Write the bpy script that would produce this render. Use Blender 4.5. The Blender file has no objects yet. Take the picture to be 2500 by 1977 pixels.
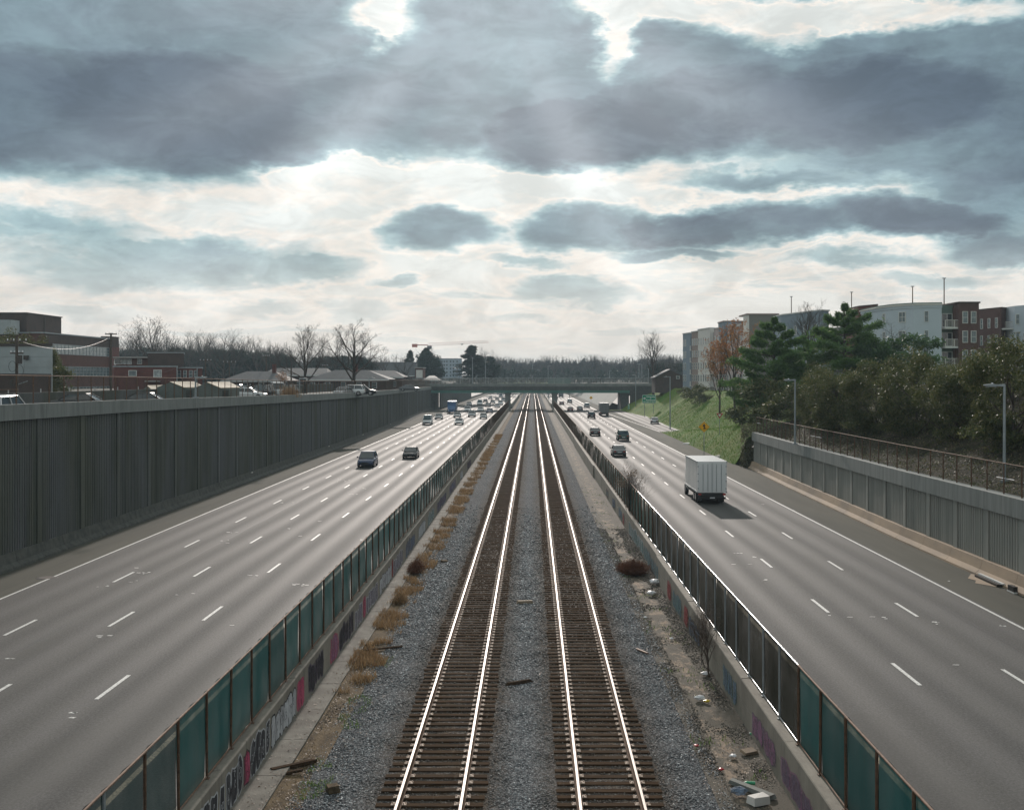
import bpy, math, random
import numpy as np
from mathutils import Vector, Matrix
random.seed(7); rng = np.random.default_rng(7)
R = math.radians
S = bpy.context.scene
# ------------------------------------------------------------------ camera, sky, sun, exposure
CAMZ, F, VX, VY = 10.4, 2840.0, 1300.0, 921.0      # camera height; focal length and vanishing point in photo pixels (2500 wide)
cd = bpy.data.cameras.new('camera'); cam = bpy.data.objects.new('camera', cd); S.collection.objects.link(cam)
cam.location = (0, 0, CAMZ); cam.rotation_euler = (R(90), 0, 0)
cd.sensor_width = 36; cd.lens = 36*F/2500
cd.shift_x = -(VX-1250)/2500; cd.shift_y = -(988.5-VY)/2500
cd.clip_start = 0.5; cd.clip_end = 8000
S.camera = cam
S.view_settings.view_transform = 'Standard'; S.view_settings.look = 'None'
S.view_settings.exposure = 0.0; S.view_settings.gamma = 1.0; S.view_settings.use_curve_mapping = False
try:
    S.cycles.use_denoising = True; S.cycles.max_bounces = 8; S.cycles.transparent_max_bounces = 12
    S.cycles.volume_bounces = 1; S.cycles.sample_clamp_indirect = 6; S.cycles.caustics_reflective = False
except Exception: pass
SUN_EL, SUN_AZ = R(19.5), math.atan(1/29)          # ahead of the camera, slightly left
sl = bpy.data.lights.new('sun', 'SUN'); sun = bpy.data.objects.new('sun', sl); S.collection.objects.link(sun)
sdir = Vector((-math.sin(SUN_AZ)*math.cos(SUN_EL), math.cos(SUN_AZ)*math.cos(SUN_EL), math.sin(SUN_EL)))
sun.rotation_euler = sdir.to_track_quat('Z', 'Y').to_euler(); sun.location = (0, 60, 60)
sl.energy = 3.6; sl.angle = R(1.4); sl.color = (1.0, 0.90, 0.82)

def X_at(px, Y): return (px-VX)/F*Y
def Z_at(py, Y): return CAMZ-(py-VY)/F*Y
def G(py, z=0.0): return (CAMZ-z)*F/(py-VY)        # distance of a point of height z seen at image row py

# --- world: Nishita sky seen behind broken cloud
W = bpy.data.worlds.new('World'); S.world = W; W.use_nodes = True
nt = W.node_tree; nt.nodes.clear()
def N(t, **k):
    n = nt.nodes.new(t)
    for a, b in k.items(): setattr(n, a, b)
    return n
def L(a, b): nt.links.new(a, b)
def M(op, a, b=None, c=None, clamp=False):
    n = N('ShaderNodeMath', operation=op); n.use_clamp = clamp
    for i, v in enumerate((a, b, c)):
        if v is None: continue
        if isinstance(v, (int, float)): n.inputs[i].default_value = v
        else: L(v, n.inputs[i])
    return n.outputs[0]
def SS(v, lo, hi):
    n = N('ShaderNodeMapRange', interpolation_type='SMOOTHSTEP'); L(v, n.inputs[0])
    n.inputs[1].default_value = lo; n.inputs[2].default_value = hi; return n.outputs[0]
def noise(vec, scale, detail=4, rough=0.55, dist=0.0):
    n = N('ShaderNodeTexNoise'); L(vec, n.inputs['Vector']); n.inputs['Scale'].default_value = scale
    n.inputs['Detail'].default_value = detail; n.inputs['Roughness'].default_value = rough; n.inputs['Distortion'].default_value = dist
    return n
tc = N('ShaderNodeTexCoord'); sx = N('ShaderNodeSeparateXYZ'); L(tc.outputs['Generated'], sx.inputs[0])
az = M('ARCTAN2', sx.outputs[0], sx.outputs[1]); el = M('ARCSINE', sx.outputs[2])
cmb = N('ShaderNodeCombineXYZ'); L(az, cmb.inputs[0]); L(el, cmb.inputs[1])
stretch = N('ShaderNodeVectorMath', operation='MULTIPLY'); L(cmb.outputs[0], stretch.inputs[0]); stretch.inputs[1].default_value = (1, 2.3, 1)
# perspective cloud-plane coordinates: finer and flatter towards the horizon
zc = M('ADD', M('MAXIMUM', sx.outputs[2], 0.0), 0.09)
cp = N('ShaderNodeCombineXYZ'); L(M('DIVIDE', sx.outputs[0], zc), cp.inputs[0]); L(M('DIVIDE', sx.outputs[1], zc), cp.inputs[1])
w1 = noise(stretch.outputs[0], 5.0, 5, 0.6); w2 = noise(stretch.outputs[0], 22.0, 5, 0.62)
def warp(src, nz, amt):
    s = N('ShaderNodeVectorMath', operation='SUBTRACT'); L(nz.outputs['Color'], s.inputs[0]); s.inputs[1].default_value = (.5, .5, .5)
    m = N('ShaderNodeVectorMath', operation='MULTIPLY'); L(s.outputs[0], m.inputs[0]); m.inputs[1].default_value = amt
    a = N('ShaderNodeVectorMath', operation='ADD'); L(src, a.inputs[0]); L(m.outputs[0], a.inputs[1]); return a.outputs[0]
wv = warp(warp(cmb.outputs[0], w1, (0.09, 0.05, 0)), w2, (0.05, 0.032, 0))
def blob(px, py, rx, ry, s, rot=0, soft=0.45):
    a = math.atan((px-VX)/F); e = math.atan((VY-py)/F*math.cos(a))
    mp = N('ShaderNodeMapping', vector_type='TEXTURE'); L(wv, mp.inputs[0])
    mp.inputs['Location'].default_value = (a, e, 0); mp.inputs['Rotation'].default_value = (0, 0, R(rot))
    mp.inputs['Scale'].default_value = (rx/F, ry/F, 1)
    ln = N('ShaderNodeVectorMath', operation='LENGTH'); L(mp.outputs[0], ln.inputs[0])
    n = N('ShaderNodeMapRange', interpolation_type='SMOOTHSTEP'); L(ln.outputs['Value'], n.inputs[0])
    n.inputs[1].default_value = 1.0+soft*0.6; n.inputs[2].default_value = 1.0-soft; n.inputs[3].default_value = 0; n.inputs[4].default_value = s
    return n.outputs[0]
DARK = [(1250, 120, 2100, 285, .76, 0, .25), (2500, 330, 260, 260, .72, 0, .6), (60, 240, 420, 185, .92, -4, .45), (420, 260, 470, 185, 1.0, 0, .45), (820, 240, 420, 150, .86, 0, .55), (1130, 290, 330, 120, .80, 0, .5), (1420, 320, 330, 105, 1.0, 4, .4),
        (1230, 120, 330, 240, .60, 0, .7), (1730, 255, 400, 140, .95, 3, .5), (2120, 240, 420, 150, 1.0, 0, .5), (2440, 330, 230, 220, .80, 0, .6), (250, 40, 560, 130, .62, 0, .7), (640, 60, 260, 110, .60, 0, .7), (2200, 380, 380, 60, .74, 0, .7),
        (1080, 562, 165, 64, .70, 3, .55), (1430, 560, 200, 66, .72, 4, .55), (1650, 555, 240, 58, .92, 4, .55), (1900, 545, 280, 56, .80, 2, .55), (2230, 520, 280, 62, .92, -4, .5), (1950, 430, 360, 36, .62, 0, .7),
        (360, 650, 470, 62, .47, 2, .6), (120, 575, 250, 66, .42, 0, .6), (720, 665, 220, 40, .45, 0, .6), (1420, 712, 175, 38, .50, -2, .5), (1650, 625, 180, 22, .6, 0, .6),
        (2440, 600, 150, 46, .66, 0, .6), (2060, 640, 230, 28, .42, 0, .6), (2250, 690, 160, 24, .45, 0, .6), (960, 700, 70, 22, .45, 0, .6), (1240, 770, 110, 18, .38, 0, .6), (900, 765, 100, 26, .36, 0, .6), (1290, 650, 120, 24, .4, 0, .6), (250, 765, 200, 24, .34, 0, .6), (620, 740, 200, 20, .36, 0, .6)]
tot = None
for b in DARK:
    o = blob(*b); tot = o if tot is None else M('MAXIMUM', tot, o)
for b in [(925, 5, 95, 72, .75, 0, .7), (912, 62, 30, 44, .45, 0, .8), (1540, 5, 150, 62, .8, 0, .6), (1500, 95, 50, 84, .72, 12, .7), (1900, 28, 330, 46, .70, 0, .6), (2250, 30, 260, 36, .62, -5, .6), (1930, 88, 110, 26, .5, 0, .8), (780, 425, 170, 40, .72, 0, .6), (1150, 450, 150, 22, .5, 0, .8)]:
    tot = M('SUBTRACT', tot, blob(*b))
tot = M('MAXIMUM', tot, 0.0)
# clouds beyond the composed part of the sky: same kind of broken layer
gen = noise(cp.outputs[0], 0.55, 6, 0.56, 0.2)
genT = SS(gen.outputs['Fac'], 0.40, 0.62)
inview = M('MULTIPLY', SS(M('ABSOLUTE', az), 0.75, 0.48), SS(el, 0.60, 0.34))
lowc = noise(cp.outputs[0], 1.5, 6, 0.6, 0.3)
lowT = M('MULTIPLY', SS(lowc.outputs['Fac'], 0.47, 0.64), 0.42)
mixT = N('ShaderNodeMix'); L(inview, mixT.inputs[0]); L(M('MULTIPLY', genT, 0.62), mixT.inputs[2]); L(M('MAXIMUM', tot, M('MULTIPLY', lowT, SS(el, 0.16, 0.03))), mixT.inputs[3])
fine = noise(stretch.outputs[0], 9.0, 8, 0.62, 0.4)
fine2 = noise(stretch.outputs[0], 42.0, 4, 0.6, 0.6)
T = M('ADD', mixT.outputs[0], M('MULTIPLY', M('SUBTRACT', fine.outputs['Fac'], 0.5), 0.50))
hs = N('ShaderNodeVectorMath', operation='MULTIPLY'); L(wv, hs.inputs[0]); hs.inputs[1].default_value = (4.5, 26, 1); strk = noise(hs.outputs[0], 1.0, 5, 0.6, 0.3)
T = M('ADD', T, M('MULTIPLY', M('MULTIPLY', M('SUBTRACT', strk.outputs['Fac'], 0.5), SS(el, 0.24, 0.10)), 0.75))
T = M('ADD', T, M('MULTIPLY', M('SUBTRACT', fine2.outputs['Fac'], 0.5), 0.20), clamp=True)
T = M('MULTIPLY', T, 1.0)
rp = N('ShaderNodeValToRGB'); L(T, rp.inputs[0]); cr = rp.color_ramp
SKYC = [(0.0, (.68, .715, .695)), (.13, (.85, .80, .735)), (.26, (.62, .675, .67)), (.42, (.35, .485, .515)), (.62, (.205, .305, .355)), (.84, (.135, .192, .24)), (1.0, (.098, .138, .185))]
cr.elements[0].position = 0; cr.elements[1].position = 1
for p, c in SKYC[1:-1]: cr.elements.new(p)
for e_, (p, c) in zip(cr.elements, SKYC): e_.position = p; e_.color = (*c, 1)
# glow of the veiled sun and faint crepuscular rays round its direction
dt = N('ShaderNodeVectorMath', operation='DOT_PRODUCT'); L(tc.outputs['Generated'], dt.inputs[0]); dt.inputs[1].default_value = sdir
ang = M('ARCCOSINE', M('MINIMUM', dt.outputs['Value'], 0.99999))
sa, se = -SUN_AZ, SUN_EL
th = M('ARCTAN2', M('SUBTRACT', az, sa), M('SUBTRACT', se, el))
rc = N('ShaderNodeCombineXYZ'); L(th, rc.inputs[0])
rays = noise(rc.outputs[0], 3.4, 0, 0.4)
rayS = M('MULTIPLY', SS(rays.outputs['Fac'], 0.30, 0.80), M('MULTIPLY', M('MULTIPLY', SS(ang, 0.60, 0.20), SS(ang, 0.04, 0.20)), 0.15))
glow = M('MULTIPLY', M('POWER', SS(ang, 0.34, 0.0), 1.3), 0.24)
addv = M('ADD', glow, rayS)
gl = N('ShaderNodeMix', data_type='RGBA'); gl.blend_type = 'ADD'; gl.inputs[0].default_value = 1
L(rp.outputs[0], gl.inputs[6])
gcol = N('ShaderNodeVectorMath', operation='SCALE'); gcol.inputs[0].default_value = (.96, .98, 1.0); L(addv, gcol.inputs['Scale']); L(gcol.outputs[0], gl.inputs[7])
# warm, pale band on the horizon
hz = N('ShaderNodeMix', data_type='RGBA'); L(M('MULTIPLY', SS(el, 0.13, 0.0), 0.85), hz.inputs[0]); L(gl.outputs[2], hz.inputs[6]); hz.inputs[7].default_value = (.80, .745, .69, 1)
puff = noise(stretch.outputs[0], 15.0, 8, 0.64, 0.7); big_ = noise(stretch.outputs[0], 6.0, 3, 0.55, 0.2)
pm_ = M('ADD', 0.84, M('ADD', M('MULTIPLY', SS(puff.outputs['Fac'], 0.36, 0.64), 0.20), M('MULTIPLY', big_.outputs['Fac'], 0.20)))
hv_ = N('ShaderNodeVectorMath', operation='SCALE'); L(hz.outputs[2], hv_.inputs[0]); L(pm_, hv_.inputs['Scale'])
# bring the clouds to the physical scale of the sky texture, which shows through the thin parts
sc_ = N('ShaderNodeVectorMath', operation='SCALE'); L(hv_.outputs[0], sc_.inputs[0]); sc_.inputs['Scale'].default_value = 10.0
sky = N('ShaderNodeTexSky', sky_type='NISHITA', sun_disc=False, sun_elevation=SUN_EL, sun_rotation=-SUN_AZ, air_density=1.0, dust_density=1.5, ozone_density=1.0)
fm = N('ShaderNodeMix', data_type='RGBA'); fm.inputs[0].default_value = 0.988; L(sky.outputs[0], fm.inputs[6]); L(sc_.outputs[0], fm.inputs[7])
bg = N('ShaderNodeBackground'); L(fm.outputs[2], bg.inputs[0]); bg.inputs[1].default_value = 0.1
wo = N('ShaderNodeOutputWorld'); L(bg.outputs[0], wo.inputs[0])
try: W.cycles.sampling_method = 'MANUAL'; W.cycles.sample_map_resolution = 1024
except Exception: pass

# ------------------------------------------------------------------ materials
MATS = {}
def mat(name, col, rough=0.85, col2=None, scale=3.0, bump=0.0, bscale=None, metal=0.0, spec=0.35, stretchv=None, detail=5, c3=None, s3=20, f3=.5, trans=0.0, lo=.35, hi=.65, emit=0.0):
    if name in MATS: return MATS[name]
    m = bpy.data.materials.new(name); m.use_nodes = True; MATS[name] = m
    t = m.node_tree; ns = t.nodes; b = ns['Principled BSDF']
    b.inputs['Base Color'].default_value = (*col, 1); b.inputs['Roughness'].default_value = rough; b.inputs['Metallic'].default_value = metal
    b.inputs['Specular IOR Level'].default_value = spec
    if trans: b.inputs['Alpha'].default_value = 1-trans
    if emit: b.inputs['Emission Color'].default_value = (*col, 1); b.inputs['Emission Strength'].default_value = emit
    if col2 or bump:
        g = ns.new('ShaderNodeNewGeometry'); src = g.outputs['Position']
        if stretchv:
            v = ns.new('ShaderNodeVectorMath'); v.operation = 'MULTIPLY'; v.inputs[1].default_value = stretchv; t.links.new(src, v.inputs[0]); src = v.outputs[0]
        n = ns.new('ShaderNodeTexNoise'); n.inputs['Scale'].default_value = scale; n.inputs['Detail'].default_value = detail; n.inputs['Roughness'].default_value = .62
        t.links.new(src, n.inputs['Vector'])
    out = None
    if col2:
        r = ns.new('ShaderNodeMapRange'); r.inputs[1].default_value = lo; r.inputs[2].default_value = hi; t.links.new(n.outputs[0], r.inputs[0])
        x = ns.new('ShaderNodeMix'); x.data_type = 'RGBA'; x.inputs[6].default_value = (*col, 1); x.inputs[7].default_value = (*col2, 1); t.links.new(r.outputs[0], x.inputs[0]); out = x.outputs[2]
        if c3:
            n3 = ns.new('ShaderNodeTexNoise'); n3.inputs['Scale'].default_value = s3; n3.inputs['Detail'].default_value = 3; t.links.new(g.outputs['Position'], n3.inputs['Vector'])
            r3 = ns.new('ShaderNodeMapRange'); r3.inputs[1].default_value = .5; r3.inputs[2].default_value = .72; r3.inputs[4].default_value = f3; t.links.new(n3.outputs[0], r3.inputs[0])
            x3 = ns.new('ShaderNodeMix'); x3.data_type = 'RGBA'; t.links.new(r3.outputs[0], x3.inputs[0]); t.links.new(out, x3.inputs[6]); x3.inputs[7].default_value = (*c3, 1); out = x3.outputs[2]
        t.links.new(out, b.inputs['Base Color'])
    if bump:
        if bscale:
            nb = ns.new('ShaderNodeTexNoise'); nb.inputs['Scale'].default_value = bscale; nb.inputs['Detail'].default_value = 4; t.links.new(src, nb.inputs['Vector'])
        else: nb = n
        bp = ns.new('ShaderNodeBump'); bp.inputs['Strength'].default_value = bump; bp.inputs['Distance'].default_value = .05
        t.links.new(nb.outputs[0], bp.inputs['Height']); t.links.new(bp.outputs[0], b.inputs['Normal'])
    return m
class NT:
    """small helper to write node materials"""
    def __init__(s, name):
        s.m = bpy.data.materials.new(name); s.m.use_nodes = True; MATS[name] = s.m; s.t = s.m.node_tree; s.b = s.t.nodes['Principled BSDF']
        s.g = s.n('ShaderNodeNewGeometry').outputs['Position']; q = s.n('ShaderNodeSeparateXYZ'); s.l(s.g, q.inputs[0]); s.x, s.y, s.z = q.outputs
    def n(s, t, **k):
        n = s.t.nodes.new(t)
        for a, b in k.items(): setattr(n, a, b)
        return n
    def l(s, a, b): s.t.links.new(a, b)
    def math(s, op, a, b=None, clamp=False):
        n = s.n('ShaderNodeMath', operation=op); n.use_clamp = clamp
        for i, v in enumerate((a, b)):
            if v is None: continue
            if isinstance(v, (int, float)): n.inputs[i].default_value = v
            else: s.l(v, n.inputs[i])
        return n.outputs[0]
    def noise(s, mul=(1, 1, 1), scale=1, detail=4, rough=.6):
        v = s.n('ShaderNodeVectorMath', operation='MULTIPLY'); v.inputs[1].default_value = mul; s.l(s.g, v.inputs[0])
        n = s.n('ShaderNodeTexNoise'); n.inputs['Scale'].default_value = scale; n.inputs['Detail'].default_value = detail; n.inputs['Roughness'].default_value = rough
        s.l(v.outputs[0], n.inputs['Vector']); return n.outputs[0]
    def rng(s, v, a, b, c=0.0, d=1.0):
        n = s.n('ShaderNodeMapRange'); s.l(v, n.inputs[0])
        for i, q in enumerate((a, b, c, d)): n.inputs[i+1].default_value = q
        return n.outputs[0]
    def mix(s, f, a, b, bt='MIX'):
        n = s.n('ShaderNodeMix', data_type='RGBA'); n.blend_type = bt
        for i, v in ((0, f), (6, a), (7, b)):
            if isinstance(v, tuple): n.inputs[i].default_value = (*v, 1)
            elif isinstance(v, (int, float)): n.inputs[i].default_value = v
            else: s.l(v, n.inputs[i])
        return n.outputs[2]
    def fin(s, col=None, rough=None, bump=None, strength=.5, dist=.02, spec=None):
        if col is not None: s.l(col, s.b.inputs['Base Color'])
        if rough is not None:
            if isinstance(rough, (int, float)): s.b.inputs['Roughness'].default_value = rough
            else: s.l(rough, s.b.inputs['Roughness'])
        if spec is not None: s.b.inputs['Specular IOR Level'].default_value = spec
        if bump is not None:
            p = s.n('ShaderNodeBump'); p.inputs['Strength'].default_value = strength; p.inputs['Distance'].default_value = dist; s.l(bump, p.inputs['Height']); s.l(p.outputs[0], s.b.inputs['Normal'])
        return s.m
# asphalt: lane-wise polish and oil streaks, fine grain
a = NT('asphalt')
u = a.math('ADD', a.math('MULTIPLY', a.math('ABSOLUTE', a.x), 2*math.pi/1.8), a.math('MULTIPLY', a.noise((.3, .02, 1), 1, 2), 3.0))
wh = a.rng(a.math('SINE', u), -1, 1)
stk = a.noise((1.6, .012, 1), 1, 5, .6)
c = a.mix(a.math('MULTIPLY', wh, .75), (.040, .041, .041), (.094, .092, .092))
c = a.mix(a.rng(stk, .35, .7), c, (.066, .065, .060))
c = a.mix(a.rng(a.noise((1, 1, 1), .35, 4), .5, .75, 0, .4), c, (.09, .088, .084))
gr = a.noise((1, 1, 1), 11, 3, .9); c = a.mix(a.rng(gr, .42, .60, 0, .6), c, (.125, .123, .122))
gd = a.noise((1.1, .9, 1), 13, 3, .9); c = a.mix(a.rng(gd, .48, .60, 0, .65), c, (.035, .035, .034))
pt = a.rng(a.noise((.22, .05, 1), 1, 1, .3), .62, .625, 0, .35); c = a.mix(pt, c, (.06, .06, .056))
crk = a.rng(a.math('ABSOLUTE', a.math('SUBTRACT', a.noise((1, .35, 1), .8, 6, .7), .5)), 0.0, .006, 1, 0)
c = a.mix(a.math('MULTIPLY', crk, .65), c, (.04, .04, .04))
a.fin(c, a.rng(wh, 0, 1, .83, .72), gr, .3, .01, .165)
a = NT('shoulder_asphalt')
c = a.mix(a.rng(a.noise((1, .1, 1), .5, 5), .35, .65), (.062, .062, .051), (.098, .094, .075)); gr = a.noise((1, 1, 1), 40, 3, .8)
c = a.mix(a.rng(gr, .3, .7, 0, .4), c, (.11, .107, .098)); a.fin(c, .95, gr, .3, .01, .1)
a = NT('road_paint'); c = a.mix(a.rng(a.noise((1, 1, 1), 14, 5, .7), .48, .62), (.62, .62, .60), (.25, .25, .24)); a.fin(c, .6)
a = NT('yellow_paint'); c = a.mix(a.rng(a.noise((1, 1, 1), 10, 5, .7), .42, .6), (.55, .47, .30), (.2, .18, .14)); a.fin(c, .6)
# ballast: crushed blue-grey stone, rusty brown along the rails
def vor(s, scale, feat='F1', out='Distance'):
    n = s.n('ShaderNodeTexVoronoi', feature=feat); n.inputs['Scale'].default_value = scale; s.l(s.g, n.inputs['Vector']); return n.outputs[out]
a = NT('ballast')
cell = a.n('ShaderNodeTexVoronoi'); cell.inputs['Scale'].default_value = 15; a.l(a.g, cell.inputs['Vector'])
cs = a.n('ShaderNodeSeparateXYZ'); a.l(cell.outputs['Color'], cs.inputs[0])
c = a.mix(cs.outputs[0], (.07, .076, .082), (.31, .32, .33)); c = a.mix(a.rng(cs.outputs[1], .8, 1), c, (.38, .39, .40))
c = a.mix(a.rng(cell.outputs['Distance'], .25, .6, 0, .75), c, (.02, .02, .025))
c = a.mix(a.rng(a.noise((1, .35, 1), .5, 5, .65), .45, .7, 0, .45), c, (.055, .06, .062))
def band(cx, lo, hi): return a.rng(a.math('ABSOLUTE', a.math('SUBTRACT', a.x, cx)), lo, hi, 1, 0)
br = a.math('MAXIMUM', band(-2.44, 1.2, 2.0), band(1.88, 1.2, 2.0))
nz = a.rng(a.noise((1, .3, 1), 1.2, 5), .3, .62, .35, .9)
c = a.mix(a.math('MULTIPLY', br, nz), c, a.mix(cs.outputs[2], (.04, .027, .018), (.12, .088, .06)))
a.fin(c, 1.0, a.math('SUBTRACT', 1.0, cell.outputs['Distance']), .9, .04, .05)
# dirt verge beside the left wall (brown leaf litter) and gravel gutter beside the right wall
a = NT('verge_soil'); c = a.mix(a.rng(a.noise((1, .5, 1), 2.5, 8, .75), .35, .65), (.07, .052, .035), (.20, .145, .085)); c = a.mix(a.rng(a.noise((1, 1, 1), 30, 4, .8), .5, .7), c, (.03, .026, .02)); a.fin(c, .95, a.noise((1, 1, 1), 30, 4, .8), .8, .03, .1)
a = NT('gutter_concrete')
d = a.math('MAXIMUM', a.rng(a.noise((1, .55, 1), 1.6, 8, .8), .43, .49), a.rng(a.math('ABSOLUTE', a.math('SUBTRACT', a.x, 5.42)), .30, .42)); c = a.mix(a.noise((1, 1, 1), 6, 5), (.34, .26, .19), (.24, .185, .14)); c = a.mix(d, c, a.mix(a.noise((1, 1, 1), 9, 5, .8), (.05, .046, .038), (.16, .14, .11))); c = a.mix(a.rng(vor(a, 16), .1, .35, .7, 0), c, (.03, .028, .024))
a.fin(c, .9, a.noise((1, 1, 1), 25, 5, .8), .7, .02, .15)
mat('apron_concrete', (.19, .18, .155), .95, (.11, .10, .085), 1.2, .3, 30)
a = NT('wall_concrete')   # dark, streaked retaining-wall concrete
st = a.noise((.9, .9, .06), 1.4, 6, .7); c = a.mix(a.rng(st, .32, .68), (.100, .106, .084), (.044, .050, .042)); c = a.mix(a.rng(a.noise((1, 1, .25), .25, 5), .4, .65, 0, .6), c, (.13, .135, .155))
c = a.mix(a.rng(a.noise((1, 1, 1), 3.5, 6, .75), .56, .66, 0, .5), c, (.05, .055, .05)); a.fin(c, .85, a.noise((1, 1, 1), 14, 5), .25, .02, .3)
a = NT('coping_concrete')
st = a.noise((1.4, 1.4, .12), 1.6, 6, .75); c = a.mix(a.rng(st, .35, .7), (.22, .235, .225), (.125, .138, .135)); c = a.mix(a.rng(a.noise((2.5, 2.5, .1), 1, 4, .8), .58, .68, 0, .7), c, (.08, .085, .085)); a.fin(c, .8, a.noise((1, 1, 1), 12, 5), .25, .02, .3)
a = NT('right_wall_concrete')
st = a.noise((.9, .9, .06), 1.4, 6, .7); c = a.mix(a.rng(st, .32, .68), (.30, .30, .275), (.20, .205, .19)); a.fin(c, .85, a.noise((1, 1, 1), 14, 5), .25, .02, .3)
a = NT('barrier_concrete')
st = a.noise((1.2, .5, .25), 1.5, 6, .75); c = a.mix(a.rng(st, .35, .68), (.27, .25, .21), (.15, .135, .115)); c = a.mix(a.rng(a.noise((1, .8, .1), 2.2, 5, .8), .58, .7, 0, .6), c, (.07, .065, .06)); a.fin(c, .85, a.noise((1, 1, 1), 14, 5), .3, .02, .25)
mat('tan_concrete', (.34, .25, .17), .85, (.22, .17, .125), .8, .25, 20, stretchv=(1, .3, 1))
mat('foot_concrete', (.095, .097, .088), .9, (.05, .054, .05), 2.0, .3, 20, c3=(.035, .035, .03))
a = NT('timber'); oi = a.n('ShaderNodeObjectInfo'); rnd = oi.outputs['Random']
c = a.mix(a.rng(a.noise((.6, 9, 9), 2.5, 5, .7), .3, .7), (.024, .014, .008), (.090, .055, .032)); c = a.mix(a.math('MULTIPLY', rnd, .6), c, (.055, .038, .026)); c = a.mix(a.rng(a.noise((3, 1, 1), 1.3, 4), .62, .75, 0, .5), c, (.16, .13, .10)); a.fin(c, 1.0, a.noise((.6, 9, 9), 2.5, 5, .7), .6, .015, .03)
mat('rail_side', (.15, .10, .07), .9, (.10, .06, .04), 5, spec=.1)
a = NT('rail_head'); a.b.inputs['Metallic'].default_value = 1.0; a.fin(a.mix(a.noise((4, .2, 1), 2, 3), (.15, .125, .11), (.10, .085, .075)), .52)
mat('plate_steel', (.40, .30, .23), .7, (.24, .17, .12), 8, spec=.2)
mat('rusty_steel', (.085, .05, .032), .7, (.16, .09, .055), 9, metal=.3, c3=(.04, .03, .025))
mat('rust_tube', (.22, .14, .10), .75, (.13, .08, .055), 7, metal=.1, spec=.2)
mat('galvanised', (.50, .51, .52), .38, (.36, .37, .38), 6, metal=.75)
mat('lamp_steel', (.30, .33, .35), .5, (.24, .27, .28), 3, metal=.3)
mat('dark_steel', (.05, .05, .05), .6, (.08, .06, .05), 5, metal=.3)
def screen(name, c1, c2, alpha, hem=None):
    a = NT(name); wv_ = a.noise((1, 1, .15), 1.1, 5, .7)
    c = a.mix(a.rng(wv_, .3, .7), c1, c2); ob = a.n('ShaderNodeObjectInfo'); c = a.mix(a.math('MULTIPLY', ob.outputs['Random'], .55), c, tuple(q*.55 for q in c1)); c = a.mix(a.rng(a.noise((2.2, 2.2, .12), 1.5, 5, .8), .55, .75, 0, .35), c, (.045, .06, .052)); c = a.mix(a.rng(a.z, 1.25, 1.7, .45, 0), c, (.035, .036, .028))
    a.fin(c, .9, a.noise((1, 1, .3), 2.0, 4), .5, .03, .05)
    tr = a.n('ShaderNodeBsdfTransparent'); tl = a.n('ShaderNodeBsdfTranslucent'); a.l(c, tl.inputs[0])
    m1 = a.n('ShaderNodeMixShader'); m1.inputs[0].default_value = .18; a.l(a.b.outputs[0], m1.inputs[1]); a.l(tl.outputs[0], m1.inputs[2])
    m2 = a.n('ShaderNodeMixShader'); a.l(a.rng(a.noise((1, 1, .6), .8, 3), .3, .7, alpha-.05, alpha+.07), m2.inputs[0]); a.l(m1.outputs[0], m2.inputs[1]); a.l(tr.outputs[0], m2.inputs[2])
    a.l(m2.outputs[0], a.t.nodes['Material Output'].inputs[0]); return a.m
screen('green_screen', (.012, .092, .092), (.020, .125, .122), .085)
screen('old_green_screen', (.010, .050, .052), (.016, .066, .068), .16)
screen('dark_green_screen', (.012, .060, .048), (.020, .080, .062), .08)
screen('brown_screen', (.030, .030, .020), (.050, .046, .030), .07)
screen('chain_link', (.055, .055, .05), (.07, .07, .06), .80)
screen('bridge_mesh', (.14, .15, .145), (.18, .19, .185), .62)
def leafmat(name, c1, c2, rough=.55, spec=.4, tl_=.25):
    a = NT(name); ob = a.n('ShaderNodeObjectInfo'); ge = a.n('ShaderNodeNewGeometry')
    c = a.mix(ge.outputs['Random Per Island'], c1, c2); c = a.mix(a.rng(a.noise((1, 1, 1), .6, 3), .4, .65, 0, .5), c, c1); a.fin(c, rough, None, spec=spec)
    t2 = a.n('ShaderNodeBsdfTranslucent'); a.l(c, t2.inputs[0]); m1 = a.n('ShaderNodeMixShader'); m1.inputs[0].default_value = tl_
    a.l(a.b.outputs[0], m1.inputs[1]); a.l(t2.outputs[0], m1.inputs[2]); a.l(m1.outputs[0], a.t.nodes['Material Output'].inputs[0]); return a.m
leafmat('magnolia_leaf', (.034, .056, .018), (.160, .155, .062), .56, .24, .35)
leafmat('pine_needle', (.045, .105, .028), (.125, .215, .055), .6, .3, .4)
leafmat('green_leaf', (.035, .085, .034), (.085, .145, .055), .5, .35, .35)
leafmat('dark_conifer', (.020, .042, .034), (.035, .060, .045), .6, .3, .2)
leafmat('autumn_leaf', (.26, .10, .04), (.29, .17, .06), .6, .3, .45)
leafmat('dry_grass', (.20, .12, .06), (.42, .30, .17), .8, .2, .3)
leafmat('litter_leaf', (.09, .055, .035), (.36, .25, .16), .6, .4, .1)
leafmat('dead_bush', (.10, .042, .022), (.19, .085, .045), .8, .2, .2)
leafmat('turf', (.075, .18, .022), (.17, .23, .045), .8, .2, .3)
leafmat('ivy_leaf', (.05, .06, .03), (.22, .20, .12), .5, .4, .3)
mat('bark', (.075, .06, .05), .9, (.045, .036, .03), 6, .4)
mat('twig', (.10, .075, .06), .9)
mat('far_twig', (.07, .062, .055), .9)
a = NT('grass_ground')
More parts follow.
